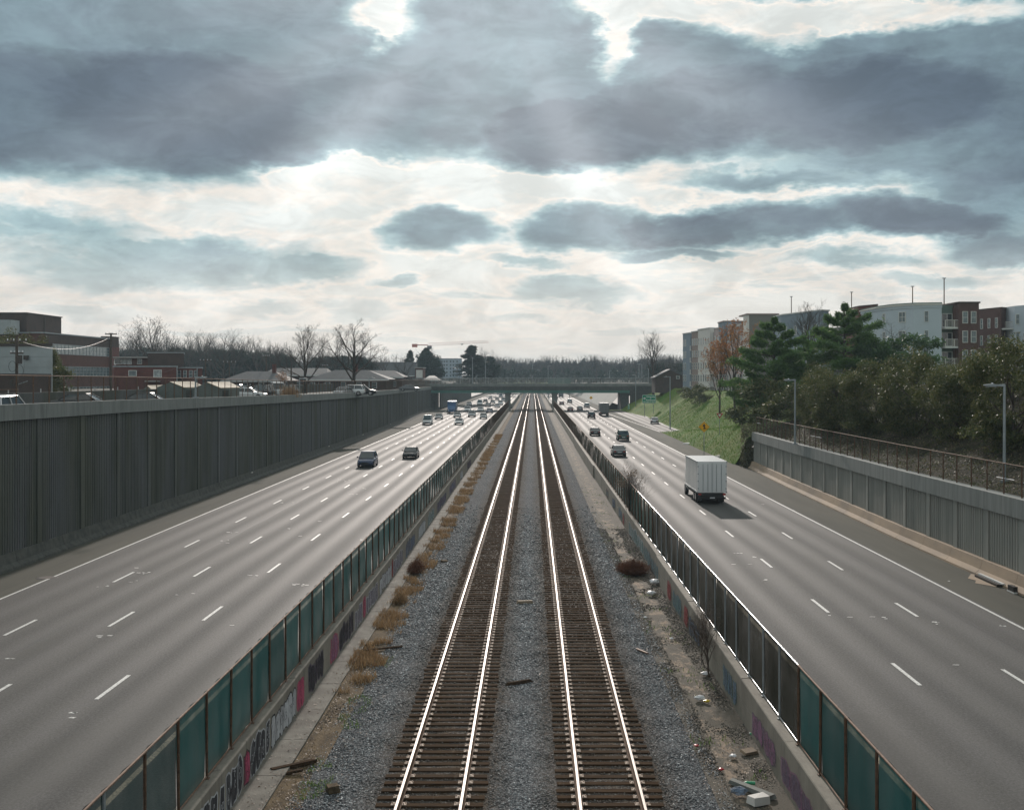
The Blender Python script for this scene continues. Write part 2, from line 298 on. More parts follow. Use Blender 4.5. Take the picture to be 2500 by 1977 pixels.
c = a.mix(a.rng(a.noise((1, 1, 1), .12, 6, .7), .35, .65), (.075, .165, .022), (.15, .175, .042)); c = a.mix(a.rng(a.noise((1, 1, 1), .5, 8, .8), .52, .72), c, (.11, .085, .045)); c = a.mix(a.rng(a.noise((1, 1, 1), 4, 5, .8), .5, .75, 0, .6), c, (.035, .05, .02))
a.fin(c, .95, a.noise((1, 1, 1), 3, 6, .8), .9, .25, .1)
a = NT('ivy_ground')
c = a.mix(a.rng(a.noise((1, 1, 1), .7, 7, .8), .4, .62), (.028, .030, .018), (.075, .060, .04)); c = a.mix(a.rng(a.noise((1, 1, 1), .3, 5, .8), .6, .72), c, (.04, .055, .02)); c = a.mix(a.rng(a.noise((1, 1, 1), 9, 5, .85), .60, .70), c, (.15, .14, .11))
a.fin(c, .9, a.noise((1, 1, 1), 4, 6, .8), 1.0, .3, .1)
mat('upper_ground', (.10, .10, .09), .9, (.07, .075, .06), .2, .2, 5)
mat('brick', (.125, .055, .042), .9, (.085, .042, .034), 1.2, .2, 12)
mat('dark_brick', (.085, .060, .052), .9, (.060, .045, .042), .6)
mat('red_brick', (.15, .055, .045), .9, (.10, .042, .036), 1.0)
mat('apt_brick', (.115, .062, .055), .9, (.085, .048, .045), 1.5)
mat('pale_block', (.36, .40, .41), .8, (.30, .33, .335), .7)
mat('light_blue_stucco', (.46, .52, .58), .8, (.43, .49, .55), .5)
mat('blue_grey_stucco', (.22, .27, .32), .8, (.20, .25, .30), .5)
mat('white_stucco', (.66, .64, .60), .8, (.60, .58, .55), .5)
mat('pink_stucco', (.52, .43, .42), .8, (.38, .31, .30), .5)
mat('tan_stucco', (.30, .235, .21), .8, (.27, .21, .19), .5)
mat('grey_stucco', (.20, .19, .17), .8, (.185, .175, .16), .4)
mat('green_stucco', (.12, .17, .145), .8)
mat('white_trim', (.60, .60, .59), .6)
mat('grey_roof', (.10, .105, .11), .85, (.075, .08, .085), 2, .3, 12)
mat('pale_roof', (.38, .36, .34), .7, (.30, .285, .27), 1)
mat('tan_roof', (.34, .29, .20), .7)
mat('shed_wall', (.16, .18, .165), .8, (.13, .15, .14), 1)
mat('glass', (.025, .04, .045), .06, spec=.8)
mat('pale_glass', (.42, .45, .45), .25, (.20, .23, .24), 2.5, spec=.6)
mat('teal_glass', (.10, .15, .16), .15, (.06, .09, .10), 1.2, spec=.7)
mat('tyre', (.015, .015, .015), .8)
mat('rim_metal', (.35, .35, .36), .35, metal=.7)
mat('headlamp', (.8, .8, .78), .15, spec=.8)
mat('lit_headlamp', (1.0, .93, .8), .2, emit=6)
mat('tail_lamp', (.28, .012, .01), .25, spec=.6)
mat('black_trim', (.02, .02, .02), .5)
mat('plate_white', (.6, .6, .6), .5)
mat('girder_green', (.08, .22, .18), .6, (.06, .17, .14), .8)
mat('bridge_concrete', (.21, .215, .20), .85, (.14, .15, .14), .5, .2, 8, stretchv=(1, 1, .2))
mat('sign_green', (.0, .26, .14), .45); mat('sign_white', (.85, .87, .85), .45); mat('sign_yellow', (.92, .46, .0), .45); mat('sign_black', (.012, .012, .012), .5); mat('sign_red', (.45, .015, .03), .45); mat('sign_back', (.3, .3, .3), .5)
mat('crane_red', (.42, .09, .04), .6)
for nm, c_ in dict(white=(.72, .72, .72), silver=(.42, .43, .44), grey=(.14, .145, .15), black=(.018, .018, .02), navy=(.03, .05, .11), blue=(.05, .12, .26), maroon=(.13, .02, .025), green=(.03, .07, .05), tan=(.30, .26, .19)).items():
    mat('paint_'+nm, c_, .25, spec=.6, metal=.1 if nm != 'silver' else .5)
for nm, c_ in dict(ink=(.020, .019, .024), chalk=(.40, .41, .43), rose=(.36, .06, .12), mauve=(.22, .11, .18), blue=(.10, .14, .20), teal=(.09, .16, .16), red=(.24, .05, .05), purple=(.11, .085, .125)).items():
    a = NT('spray_'+nm); a.fin(a.mix(a.noise((1, 1, 1), 5, 4), c_, tuple(min(1, q*1.5+.02) for q in c_)), .75, spec=.2); tr = a.n('ShaderNodeBsdfTransparent'); mx = a.n('ShaderNodeMixShader')
    wear = a.rng(a.math('ADD', a.noise((1, 1.2, .35), 2.2, 6, .8), a.math('MULTIPLY', a.noise((1, 1, 1), 9, 3, .8), .25)), .50, .78, .05, .85 if nm not in ('ink', 'chalk') else .5)
    a.l(wear, mx.inputs[0]); a.l(a.b.outputs[0], mx.inputs[1]); a.l(tr.outputs[0], mx.inputs[2]); a.l(mx.outputs[0], a.t.nodes['Material Output'].inputs[0])
mat('plastic_white', (.75, .75, .77), .4); mat('plastic_blue', (.1, .2, .45), .4); mat('plastic_yellow', (.7, .5, .05), .4); mat('plastic_red', (.5, .03, .04), .4); mat('plastic_green', (.05, .35, .18), .4)
mat('wire', (.02, .02, .02), .6); mat('pole_wood', (.11, .09, .075), .9, (.07, .055, .045), 4)

# ------------------------------------------------------------------ mesh helpers
COL = S.collection
class MB:
    def __init__(s): s.v = []; s.f = []; s.mi = []; s.m = 0
    def poly(s, pts):
        i = len(s.v); s.v += [tuple(p) for p in pts]; s.f.append(tuple(range(i, i+len(pts)))); s.mi.append(s.m); return s
    def hexa(s, p):  # 8 points: bottom ring, top ring
        i = len(s.v); s.v += [tuple(q) for q in p]
        for q in ((0, 3, 2, 1), (4, 5, 6, 7), (0, 1, 5, 4), (1, 2, 6, 5), (2, 3, 7, 6), (3, 0, 4, 7)): s.f.append(tuple(i+k for k in q)); s.mi.append(s.m)
        return s
    def box(s, x0, x1, y0, y1, z0, z1): return s.hexa([(x0, y0, z0), (x1, y0, z0), (x1, y1, z0), (x0, y1, z0), (x0, y0, z1), (x1, y0, z1), (x1, y1, z1), (x0, y1, z1)])
    def prism(s, prof, y0, y1, axis='y', end=None):
        """profile in (x,z) swept along y; end = profile at y1 if it differs"""
        n = len(prof); i = len(s.v); e = end or prof
        f = (lambda p, y: (p[0], y, p[1])) if axis == 'y' else (lambda p, x: (x, p[0], p[1]))
        s.v += [f(p, y0) for p in prof]+[f(p, y1) for p in e]
        for k in range(n): s.f.append((i+k, i+(k+1) % n, i+n+(k+1) % n, i+n+k)); s.mi.append(s.m)
        s.f.append(tuple(i+k for k in range(n))[::-1]); s.f.append(tuple(i+n+k for k in range(n))); s.mi += [s.m]*2; return s
    def tube(s, a, b, r0, r1=None, n=6, caps=True):
        r1 = r0 if r1 is None else r1; a = Vector(a); b = Vector(b); d = (b-a)
        if d.length < 1e-6: return s
        d.normalize(); u = d.orthogonal().normalized(); w = d.cross(u); i = len(s.v)
        for c_, r in ((a, r0), (b, r1)):
            for k in range(n):
                t = 2*math.pi*k/n; s.v.append(tuple(c_+u*(r*math.cos(t))+w*(r*math.sin(t))))
        for k in range(n): s.f.append((i+k, i+(k+1) % n, i+n+(k+1) % n, i+n+k)); s.mi.append(s.m)
        if caps: s.f.append(tuple(i+k for k in range(n))[::-1]); s.f.append(tuple(i+n+k for k in range(n))); s.mi += [s.m]*2
        return s
    def mesh(s, name, mats, smooth=False):
        me = bpy.data.meshes.new(name); me.from_pydata(s.v, [], s.f)
        for m in (mats if isinstance(mats, (list, tuple)) else [mats]): me.materials.append(MATS[m])
        if s.m or any(s.mi): me.polygons.foreach_set('material_index', s.mi)
        if smooth: me.polygons.foreach_set('use_smooth', [True]*len(s.f))
        me.update(); return me
    def build(s, name, mats, parent=None, loc=None, smooth=False, **k): return link(name, s.mesh(name, mats, smooth), parent, loc, **k)
def link(name, me, parent=None, loc=None, rot=None, scale=None, **props):
    o = bpy.data.objects.new(name, me); COL.objects.link(o)
    if parent: o.parent = parent
    if loc: o.location = loc
    if rot: o.rotation_euler = rot
    if scale: o.scale = scale
    for a, b in props.items():
        if b is not None: o[a] = b
    return o
def thing(name, label, cat, loc=(0, 0, 0), rz=0, group=None):
    o = link(name, None, None, loc, (0, 0, rz), label=label, category=cat, group=group); o.empty_display_size = .3; return o
def npmesh(name, V, Fc, mats, mi=None, smooth=False):
    """V (n,3), Fc (m,k) all faces with the same number of corners"""
    V = np.asarray(V, np.float32); Fc = np.asarray(Fc, np.int32); k = Fc.shape[1]
    me = bpy.data.meshes.new(name); me.vertices.add(len(V)); me.vertices.foreach_set('co', V.ravel())
    me.loops.add(Fc.size); me.loops.foreach_set('vertex_index', Fc.ravel())
    me.polygons.add(len(Fc)); me.polygons.foreach_set('loop_start', np.arange(len(Fc), dtype=np.int32)*k)
    try: me.polygons.foreach_set('loop_total', np.full(len(Fc), k, np.int32))
    except Exception: pass
    for m in (mats if isinstance(mats, (list, tuple)) else [mats]): me.materials.append(MATS[m])
    if mi is not None: me.polygons.foreach_set('material_index', np.asarray(mi, np.int32))
    if smooth: me.polygons.foreach_set('use_smooth', np.ones(len(Fc), bool))
    me.update(calc_edges=True); me.validate(); return me
def copy_tree(o, parent=None):
    c = o.copy(); COL.objects.link(c)
    if parent is not None: c.parent = parent
    for ch in list(o.children): copy_tree(ch, c)
    return c
def grid(name, xs, ys, zf, m, **k):
    xs = np.asarray(xs); ys = np.asarray(ys); XX, YY = np.meshgrid(xs, ys); ZZ = zf(XX, YY)
    V = np.stack([XX, YY, ZZ], -1).reshape(-1, 3); nx = len(xs); i = np.arange((len(ys)-1)*nx).reshape(len(ys)-1, nx)[:, :-1].ravel()
    Fc = np.stack([i, i+1, i+nx+1, i+nx], -1); return link(name, npmesh(name, V, Fc, m, smooth=True), **k)
def interp(Y, pts): return np.interp(Y, [p[0] for p in pts], [p[1] for p in pts])
_pn = [(rng.uniform(.02, .9, 2)*rng.choice([-1, 1], 2), rng.uniform(0, 6.28)) for _ in range(24)]
def wob(x, y, s=1.0):
    r = 0
    for (k, p) in _pn: r = r+np.sin((x*k[0]+y*k[1])*s+p)/(1+4*abs(k[0])+4*abs(k[1]))
    return r/5.0
# ------------------------------------------------------------------ terrain, roads, track bed
XLF = [(-20, -27.95), (200, -28.2), (280, -29.6), (350, -31.8), (372, -31.8), (386, -30.0), (900, -30.0)]
XRF = [(-20, 23.3), (75, 23.3), (92, 23.65), (111, 24.0), (134, 24.7), (140, 24.0), (221, 24.3), (900, 24.6)]
LTOP = [(-20, 8.95), (60, 8.93), (80, 8.82), (145, 8.25), (201, 7.92), (350, 7.44), (372, 7.4)]
XL = lambda Y: interp(Y, XLF)
XR = lambda Y: interp(Y, XRF)
XRR = [(136, 42), (170, 39), (190, 35), (206, 31.6), (216, 30.2), (229, 29.0), (259, 29.3), (311, 30.5), (330, 29), (372, 28)]   # far edge of the slip road
XRL = [(136, 38), (161, 35), (190, 31), (210, 27), (221, 24.3)]                                                   # near edge of the slip road
def zramp(Y): return .035*np.maximum(0, 222-Y)
def zR(X, Y):
    X, Y = np.broadcast_arrays(np.asarray(X, float), np.asarray(Y, float))
    za = 3.6+np.clip((X-24.8)*.40, 0, 6.0)+wob(X, Y, 3)*.35*np.clip((X-25)/3, 0, 1)
    rr = interp(Y, XRR); rl = interp(Y, XRL); xe = XR(Y); zr = zramp(Y)
    t = np.clip((X-xe)/np.maximum(rl-xe, .3), 0, 1)
    hump = zr*t+interp(Y, [(136, 3.4), (161, 2.6), (190, 1.2), (221, 0)])*np.sin(np.pi*t)**.8
    hill = zr+np.clip((X-rr)*.66, 0, 7.2-zr)
    hill = hill+np.clip(hill-.4, 0, 1)*wob(X, Y, 2.4)*.5
    zb = np.where(Y < 221, np.where(X < rl, hump, np.where(X < rr, zr, hill)), np.where(X < rr, 0.0, hill))
    k = np.clip((Y-133)/6, 0, 1); k = k*k*(3-2*k)
    return za*(1-k)+zb*k
def zLft(X, Y): return interp(Y, [(0, 7.6), (140, 7.5), (350, 7.1), (700, 7.1)])+np.clip((-31-X)/25, 0, 1)*.6
ys = np.concatenate([np.arange(-10, 60, 2.5), np.arange(60, 400, 6), np.arange(400, 901, 25)])
def strip(name, xa, xb, z, m, ya=-10, yb=900, nx=6, **k):
    yy = ys[(ys >= ya) & (ys <= yb)]; fa = xa if callable(xa) else (lambda Y: np.full_like(Y, xa)); fb = xb if callable(xb) else (lambda Y: np.full_like(Y, xb))
    V = []; t = np.linspace(0, 1, nx)
    for Y in yy.astype(float):
        a_, b_ = float(fa(np.array(Y))), float(fb(np.array(Y)))
        for q in t:
            X = a_+(b_-a_)*q; V.append((X, Y, z(X, Y) if callable(z) else z))
    i = np.arange((len(yy)-1)*nx).reshape(len(yy)-1, nx)[:, :-1].ravel()
    return link(name, npmesh(name, V, np.stack([i, i+1, i+nx+1, i+nx], -1), m, smooth=True), **k)
ST = dict(kind='structure')
road_l = strip('road', -25.05, -7.6, 0.0, 'asphalt', **ST)
road_r = strip('road', 6.72, 20.55, 0.0, 'asphalt', **ST)
strip('road_shoulder', XL, -25.05, 0.0, 'shoulder_asphalt', nx=3, **ST)
strip('road_shoulder', 20.55, XR, 0.0, 'shoulder_asphalt', nx=3, **ST)
# slip road
V = []; yy = np.concatenate([np.arange(150, 225, 4.0), np.arange(225, 372, 7.0)])
for Y in yy:
    a_ = float(interp(Y, XRL)) if Y < 221 else float(XR(Y))-.02; b_ = float(interp(Y, XRR))
    for q in (0, .5, 1): V.append((a_+(b_-a_)*q, Y, float(zramp(Y))+.006+(.008 if Y < 221 else 0)))
i = np.arange((len(yy)-1)*3).reshape(len(yy)-1, 3)[:, :-1].ravel()
slip = link('slip_road', npmesh('slip_road', V, np.stack([i, i+1, i+4, i+3], -1), 'asphalt'), **ST)
# lane dashes, each a part of its road
def dashes(parent, x, y0, ya=14, yb=420, L_=3.05, w=.14):
    k0 = math.ceil((ya-y0)/12.19); y = y0+k0*12.19
    me = MB().box(-w/2, w/2, 0, L_, 0, .004).mesh('lane_dash', 'road_paint')
    while y < yb:
        link('lane_dash', me, parent, (x, y, .004)); y += 12.19
for x, y0 in ((-14.1, 37.6), (-17.7, 48.6), (-21.3, 46.9)): dashes(road_l, x, y0)
for x, y0 in ((13.1, 39.3), (16.75, 50.6)): dashes(road_r, x, y0)
def line(parent, name, pts, w, m, z=.004, rough=0):
    V = []
    for (x, y) in pts: V += [(x-w/2, y, z), (x+w/2, y, z)]
    f = [(2*i, 2*i+1, 2*i+3, 2*i+2) for i in range(len(pts)-1)]
    return link(name, npmesh(name, V, f, m), parent)
yl = np.arange(-10, 700, 8.0)
line(road_l, 'edge_line', [(-24.95+.25*(XL(y)+27.95), y) for y in yl], .14, 'road_paint', .008)
line(road_l, 'edge_line', [(-10.42, y) for y in yl], .17, 'yellow_paint')
line(road_r, 'edge_line', [(20.33, y) for y in yl], .14, 'road_paint')
line(road_r, 'edge_line', [(9.4, y) for y in yl], .17, 'yellow_paint')
line(road_r, 'seam_crack', [(18.5+.05*math.sin(y*.6), y) for y in np.arange(20, 90, 1.5)], .03, 'black_trim', .002)
line(road_l, 'seam_crack', [(-19.6+.05*math.sin(y*.6), y) for y in np.arange(20, 120, 1.5)], .035, 'black_trim', .002)
mb = MB(); 
for (x, y) in ((24.6, 224), (27.0, 250), (27.9, 300)): pass
line(slip, 'gore_line', [(24.25, 222), (23.4, 262), (21.6, 330)], .16, 'road_paint', .016)
line(slip, 'edge_line', [(29.6, 218), (28.5, 229), (28.8, 259), (30.0, 311)], .14, 'road_paint', .016)
# worn paint chips and small pale scuffs on the lanes (far too small and many to count)
V = []; Fc = []
for _ in range(46):
    side = random.random() < .6; x = random.uniform(-22, -11) if side else random.uniform(10.5, 23); y = random.choice([random.uniform(30, 75), random.uniform(30, 120)])
    for _k in range(random.randint(1, 3)):
        cx, cy, w, h = x+random.uniform(-.5, .5), y+random.uniform(-.3, .3), random.uniform(.05, .16), random.uniform(.03, .09)
        i = len(V); V += [(cx-w, cy-h*.4, .005), (cx+w*.6, cy-h, .005), (cx+w, cy+h*.6, .005), (cx-w*.5, cy+h, .005)]; Fc.append((i, i+1, i+2, i+3))
link('paint_scuffs', npmesh('paint_scuffs', V, Fc, 'road_paint'), kind='stuff')

# track bed profile
BED = [(-7.25, .12), (-6.5, .11), (-6.4, .05), (-5.6, .03), (-4.5, .15), (-3.9, .155), (-1.0, .155), (-.55, .10), (-.05, .10), (.4, .155), (3.3, .155), (3.8, .15), (4.6, .02), (5.1, -.05), (5.9, -.05), (6.4, -.02)]
zbed = lambda X: np.interp(X, [p[0] for p in BED], [p[1] for p in BED])
xs = np.linspace(-5.75, 4.75, 62)
yb_ = np.concatenate([np.arange(8, 60, .35), np.arange(60, 150, 1.2), np.arange(150, 900, 12)])
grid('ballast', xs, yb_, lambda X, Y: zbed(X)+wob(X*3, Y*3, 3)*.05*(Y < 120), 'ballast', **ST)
grid('verge', np.linspace(-6.5, -5.6, 7), np.arange(8, 900, 1.5), lambda X, Y: zbed(X)+.012+wob(X*3, Y*2, 3)*.05, 'verge_soil', **ST)
grid('gutter', np.linspace(4.5, 6.4, 14), np.arange(8, 900, 1.2), lambda X, Y: zbed(X)+.01+wob(X*3, Y*3, 3)*.05, 'gutter_concrete', **ST)
ap = link('path', None, None, kind='structure')
for k in range(int((360-12)/3.0)):
    y = 12+k*3.0; MB().box(-7.2, -6.42+random.uniform(-.02, .02), y+.01, y+2.985, -.1, .14+random.uniform(-.008, .008)).build('paving_slab', 'apron_concrete', ap)
# loose stones standing proud of the ballast near the camera
def stones(n, ya, yb, xa, xb, smin, smax, m, name, zf, dens=None):
    X = rng.uniform(xa, xb, n); Y = ya+(yb-ya)*rng.random(n)**1.9
    if dens is not None:
        k = rng.random(n) < dens(X, Y); X, Y = X[k], Y[k]; n = len(X)
    r = rng.uniform(smin, smax, n)*np.clip(Y/30, 1, 2.2)
    base = np.array([(1, 0, 0), (0, 1, 0), (-1, 0, 0), (0, -1, 0), (0, 0, .7), (0, 0, -.7)], float)
    th = rng.uniform(0, 6.28, n); ct, stn = np.cos(th), np.sin(th)
    P = base[None]*(rng.uniform(.55, 1.2, (n, 6, 1)))
    P = P*np.stack([np.ones(n), rng.uniform(.5, .95, n), rng.uniform(.5, 1.0, n)], -1)[:, None, :]
    tl = rng.uniform(-.5, .5, (n, 1)); P[:, :, 2] += P[:, :, 0]*tl
    Q = np.empty_like(P); Q[..., 0] = P[..., 0]*ct[:, None]-P[..., 1]*stn[:, None]; Q[..., 1] = P[..., 0]*stn[:, None]+P[..., 1]*ct[:, None]; Q[..., 2] = P[..., 2]
    Q = Q*r[:, None, None]; Q[..., 0] += X[:, None]; Q[..., 1] += Y[:, None]; Q[..., 2] += (zf(X)+r*.18)[:, None]
    f = np.array([(0, 1, 4), (1, 2, 4), (2, 3, 4), (3, 0, 4), (1, 0, 5), (2, 1, 5), (3, 2, 5), (0, 3, 5)]); Fc = (np.arange(n)[:, None, None]*6+f[None]).reshape(-1, 3)
    return link(name, npmesh(name, Q.reshape(-1, 3), Fc, m), kind='stuff')
tie_free = lambda X, Y: np.where((np.abs(X+2.44) < 1.33) | (np.abs(X-1.88) < 1.33), .45, 1.0)
a = NT('stone'); ge = a.n('ShaderNodeNewGeometry').outputs['Random Per Island']
c = a.mix(ge, (.045, .050, .056), (.37, .385, .40)); c = a.mix(a.rng(ge, .90, .95), c, (.62, .63, .64))
br = a.math('MAXIMUM', a.rng(a.math('ABSOLUTE', a.math('SUBTRACT', a.x, -2.44)), 1.2, 2.0, 1, 0), a.rng(a.math('ABSOLUTE', a.math('SUBTRACT', a.x, 1.88)), 1.2, 2.0, 1, 0))
c = a.mix(a.math('MULTIPLY', br, .8), c, a.mix(ge, (.04, .028, .019), (.15, .108, .075))); a.fin(c, .75, spec=.45)
stones(104000, 24, 95, -5.95, 4.9, .022, .043, 'stone', 'ballast_stones', zbed, lambda X, Y: tie_free(X, Y)*np.clip((95-Y)/45, 0, 1))
a = NT('dark_stone'); ge = a.n('ShaderNodeNewGeometry').outputs['Random Per Island']; a.fin(a.mix(ge, (.025, .024, .022), (.15, .13, .105)), .85)
stones(32000, 24, 80, 4.5, 6.4, .02, .042, 'dark_stone', 'gutter_gravel', zbed, lambda X, Y: ((wob(X*4+3, Y*1.6, 2.2) > -.02) | (np.abs(X-5.42) > .42))*.62*np.where(np.abs(X-5.42) < .3, .45, 1.6))
stones(6000, 24, 70, -6.4, -5.6, .015, .03, 'dark_stone', 'verge_gravel', zbed)

# ------------------------------------------------------------------ ground around
grid('ground', [-34, -12, 0, 12, 34], [-20, 400, 900], lambda X, Y: X*0-.4, 'shoulder_asphalt', **ST)
LD = -np.concatenate([[.9, 1.5], np.arange(3, 60, 6), np.arange(60, 1500, 120)])[::-1]
def lgrid(yv):
    D, YY = np.meshgrid(LD, yv); XX = np.minimum(XL(YY), -28)+D; V = np.stack([XX, YY, zLft(XX, YY)], -1).reshape(-1, 3); nx = len(LD)
    i = np.arange((len(yv)-1)*nx).reshape(len(yv)-1, nx)[:, :-1].ravel(); return link('ground', npmesh('ground', V, np.stack([i, i+1, i+nx+1, i+nx], -1), 'upper_ground', smooth=True), kind='structure')
lgrid(np.concatenate([np.arange(-40, 700, 20), np.arange(700, 3001, 200)]))
dx = np.concatenate([[.9], np.arange(1.5, 20, .75), np.arange(20, 46, 3), [60, 90, 140, 300, 700, 1500]])
ya_ = np.arange(-20, 134.5, 1.5)
def rgrid(name, dxs, yv, m, off=0.0):
    V = []; 
    D, YY = np.meshgrid(dxs, yv); XX = XR(YY)+D; ZZ = zR(XX, YY); V = np.stack([XX, YY, ZZ], -1).reshape(-1, 3); nx = len(dxs)
    i = np.arange((len(yv)-1)*nx).reshape(len(yv)-1, nx)[:, :-1].ravel(); return link(name, npmesh(name, V, np.stack([i, i+1, i+nx+1, i+nx], -1), m, smooth=True), kind='structure')
rgrid('hillside', dx, ya_, 'ivy_ground')
rgrid('hillside', np.concatenate([np.arange(0, 20, .5), np.arange(20, 46, 2), [60, 90, 140, 300, 700, 1500]]), np.arange(134, 373, 1.5), 'grass_ground')
grid('ground', [31.5, 36, 60, 120, 400, 1600], [372, 450, 600, 1000, 3000], lambda X, Y: X*0+7.2, 'upper_ground', **ST)
def slope(x0, x1, m):
    V = [(x0, 386, -.05), (x1, 386, 7.2), (x0, 900, -.05), (x1, 900, 7.2)]; link('embankment', npmesh('embankment', V, [(0, 1, 3, 2)], m), kind='structure')
slope(24.55, 31.5, 'bridge_concrete'); 
V = [(-34, 890, -.5), (34, 890, -.5), (34, 960, 7.2), (-34, 960, 7.2), (-34, 3000, 7.2), (34, 3000, 7.2)]
link('ground', npmesh('ground', V, [(0, 1, 2, 3), (3, 2, 5, 4)], 'grass_ground'), kind='structure')

# ------------------------------------------------------------------ railway tracks
tie_me = []
for k in range(5):
    w = .225+random.uniform(-.015, .015); l = 1.3+random.uniform(-.03, .03); j = [random.uniform(-.012, .012) for _ in range(8)]
    tie_me.append(MB().hexa([(-l+j[0], -w/2, -.12), (l, -w/2+j[1], -.12), (l+j[2], w/2, -.12), (-l, w/2, -.12), (-l+j[3], -w/2+.01, .02), (l+j[4], -w/2+.012+j[5]*.5, .02+j[6]*.4), (l+j[2], w/2-.012, .02), (-l, w/2-.01+j[7]*.5, .02)]).mesh('tie', 'timber'))
RP = [(-.075, 0), (.075, 0), (.075, .012), (.02, .03), (.012, .05), (.012, .115), (.037, .125), (.037, .155), (.03, .162), (-.03, .162), (-.037, .155), (-.037, .125), (-.012, .115), (-.012, .05), (-.02, .03), (-.075, .012)]
for xc, lab in ((-2.44, 'left of the two railway tracks, polished rails on weathered brown ties'), (1.88, 'right of the two railway tracks, polished rails on weathered brown ties')):
    tr = thing('railway_track', lab, 'railway track', (xc, 0, 0), group='railway tracks in the median')
    y = 9.0; n = 0; far = MB()
    while y < 640:
        yy_ = y+random.uniform(-.02, .02)
        if 24.5 < y and n < 297: link('tie', random.choice(tie_me), tr, (random.uniform(-.03, .03), yy_, .178+random.uniform(-.012, .01)), (0, 0, random.uniform(-.012, .012))); n += 1
        else: far.box(-1.3, 1.3, yy_-.11, yy_+.11, .06, .197)
        y += .495
    far.build('distant_ties', 'timber', tr, kind='stuff')
    for s in (-1, 1):
        r = MB(); x = s*.7535
        r.prism([(x+p[0], .205+p[1]) for p in RP], 6, 900); me = r.mesh('rail', ['rail_side', 'rail_head'])
        mi = [1 if (i % 16) in (7, 8, 9) and i < 16 else 0 for i in range(len(me.polygons))]; me.polygons.foreach_set('material_index', mi); link('rail', me, tr)
        pl = MB()
        y = 9.0
        while y < 260:
            for t in (-1, 1):
                h = .215+random.uniform(0, .008); pl.box(x+t*.085-.001, x+t*.185, y-.09, y+.09, .19, h)
                if y < 90: pl.box(x+t*.10, x+t*.125, y-.055, y-.03, h, h+.03); pl.box(x+t*.15, x+t*.175, y+.03, y+.055, h, h+.025)
            y += .495
        pl.build('tie_plates', 'plate_steel', tr, kind='stuff')

# ------------------------------------------------------------------ concrete barrier walls with graffiti, and the screened fences on them
def barrier(label, x0, x1, jogs):
    t = thing('barrier_wall', label, 'barrier wall'); y = 11.0
    while y < 640:
        L_ = 6.1 if y < 380 else 20
        if not (364 < y < 386):
            j = jogs(y); tp = 1.25+random.uniform(-.012, .012)
            m = MB(); m.box(x0+j, x1+j, y+.012, y+L_-.012, -.2, .60); m.box(x0+j+.012, x1+j-.012, y+.012, y+L_-.012, .60, .615); m.box(x0+j, x1+j, y+.012, y+L_-.012, .615, tp-.03); m.prism([(x0+j, tp-.03), (x1+j, tp-.03), (x1+j-.02, tp), (x0+j+.02, tp)], y+.012, y+L_-.012)
            m.build('wall_segment', 'barrier_concrete', t)
        y += L_
    return t
bl = barrier('grey concrete barrier wall covered in black and white graffiti along the left track', -7.62, -7.2, lambda y: 0)
br_ = barrier('tan concrete barrier wall with faded red and blue graffiti along the right track', 6.35, 6.77, lambda y: (0.0, .05, -.06, .03, 0.02)[int(y/58) % 5])
def blobpoly(cx, cz, w, h, n=14, k=.12, sq=.7):
    p = []
    for i in range(n):
        t = 2*math.pi*i/n; c_, s_ = math.cos(t), math.sin(t); r = 1+random.uniform(-k, k)
        p.append((cx+w/2*math.copysign(abs(c_)**sq, c_)*r, cz+h/2*math.copysign(abs(s_)**sq, s_)*r))
    return p
def graffiti(parent, xw, sgn, y0, y1, fill, edge, n, h=1.0, z0=.12, back=None, label=None):
    """bubble-letter tag painted on the wall plane x = xw, facing sgn"""
    P = lambda p, d: (xw+sgn*d, p[0], p[1])
    m = MB(); mats = [fill, edge, back or edge]
    if back:
        m.m = 2; m.poly([P(p, .003) for p in blobpoly((y0+y1)/2, z0+h/2, (y1-y0)*1.02, h*1.02, 18, .05, .4)])
    w = (y1-y0)/n
    for i in range(n):
        cy = y0+w*(i+.5); hh = h*random.uniform(.82, 1.0); cz = z0+h/2+random.uniform(-.07, .07); ww = w*random.uniform(.8, 1.35)
        a_ = blobpoly(cy, cz, ww, hh, 16, .16, .5); c_ = (sum(q[0] for q in a_)/16, sum(q[1] for q in a_)/16)
        d = .006+.0012*(i % 3); m.m = 1; m.poly([P(q, d) for q in a_]); b_ = [(c_[0]+(q[0]-c_[0])*.80, c_[1]+(q[1]-c_[1])*.90) for q in a_]; m.m = 0; m.poly([P(q, d+.003) for q in b_])
        # inner strokes and loops
        m.m = 1
        for _ in range(random.randint(2, 4)):
            ax = cy+random.uniform(-.3, .3)*ww; az_ = cz+random.uniform(-.3, .25)*hh; lw = .022
            if random.random() < .45:
                r = random.uniform(.07, .13)*hh; seg = [(ax+r*.6*math.cos(t*.7), az_+r*1.3*math.sin(t*.7)) for t in range(9)]
            else: seg = [(ax+k*random.uniform(-.06, .08)*ww, az_+k*random.uniform(.04, .11)*hh) for k in range(4)]
            for p, q in zip(seg, seg[1:]):
                dx_, dz_ = q[0]-p[0], q[1]-p[1]; l = math.hypot(dx_, dz_) or 1; nx_, nz_ = -dz_/l*lw/2, dx_/l*lw/2
                m.poly([P(r_, d+.006) for r_ in ((p[0]-nx_, p[1]-nz_), (q[0]-nx_, q[1]-nz_), (q[0]+nx_, q[1]+nz_), (p[0]+nx_, p[1]+nz_))])
    return m.build('graffiti', mats, parent, label=label)
def patch(parent, xw, sgn, y0, y1, m_, h=.9, z0=.15, label=None):
    graffiti(parent, xw, sgn, y0, y1, m_, m_, 1, h, z0, m_, label)
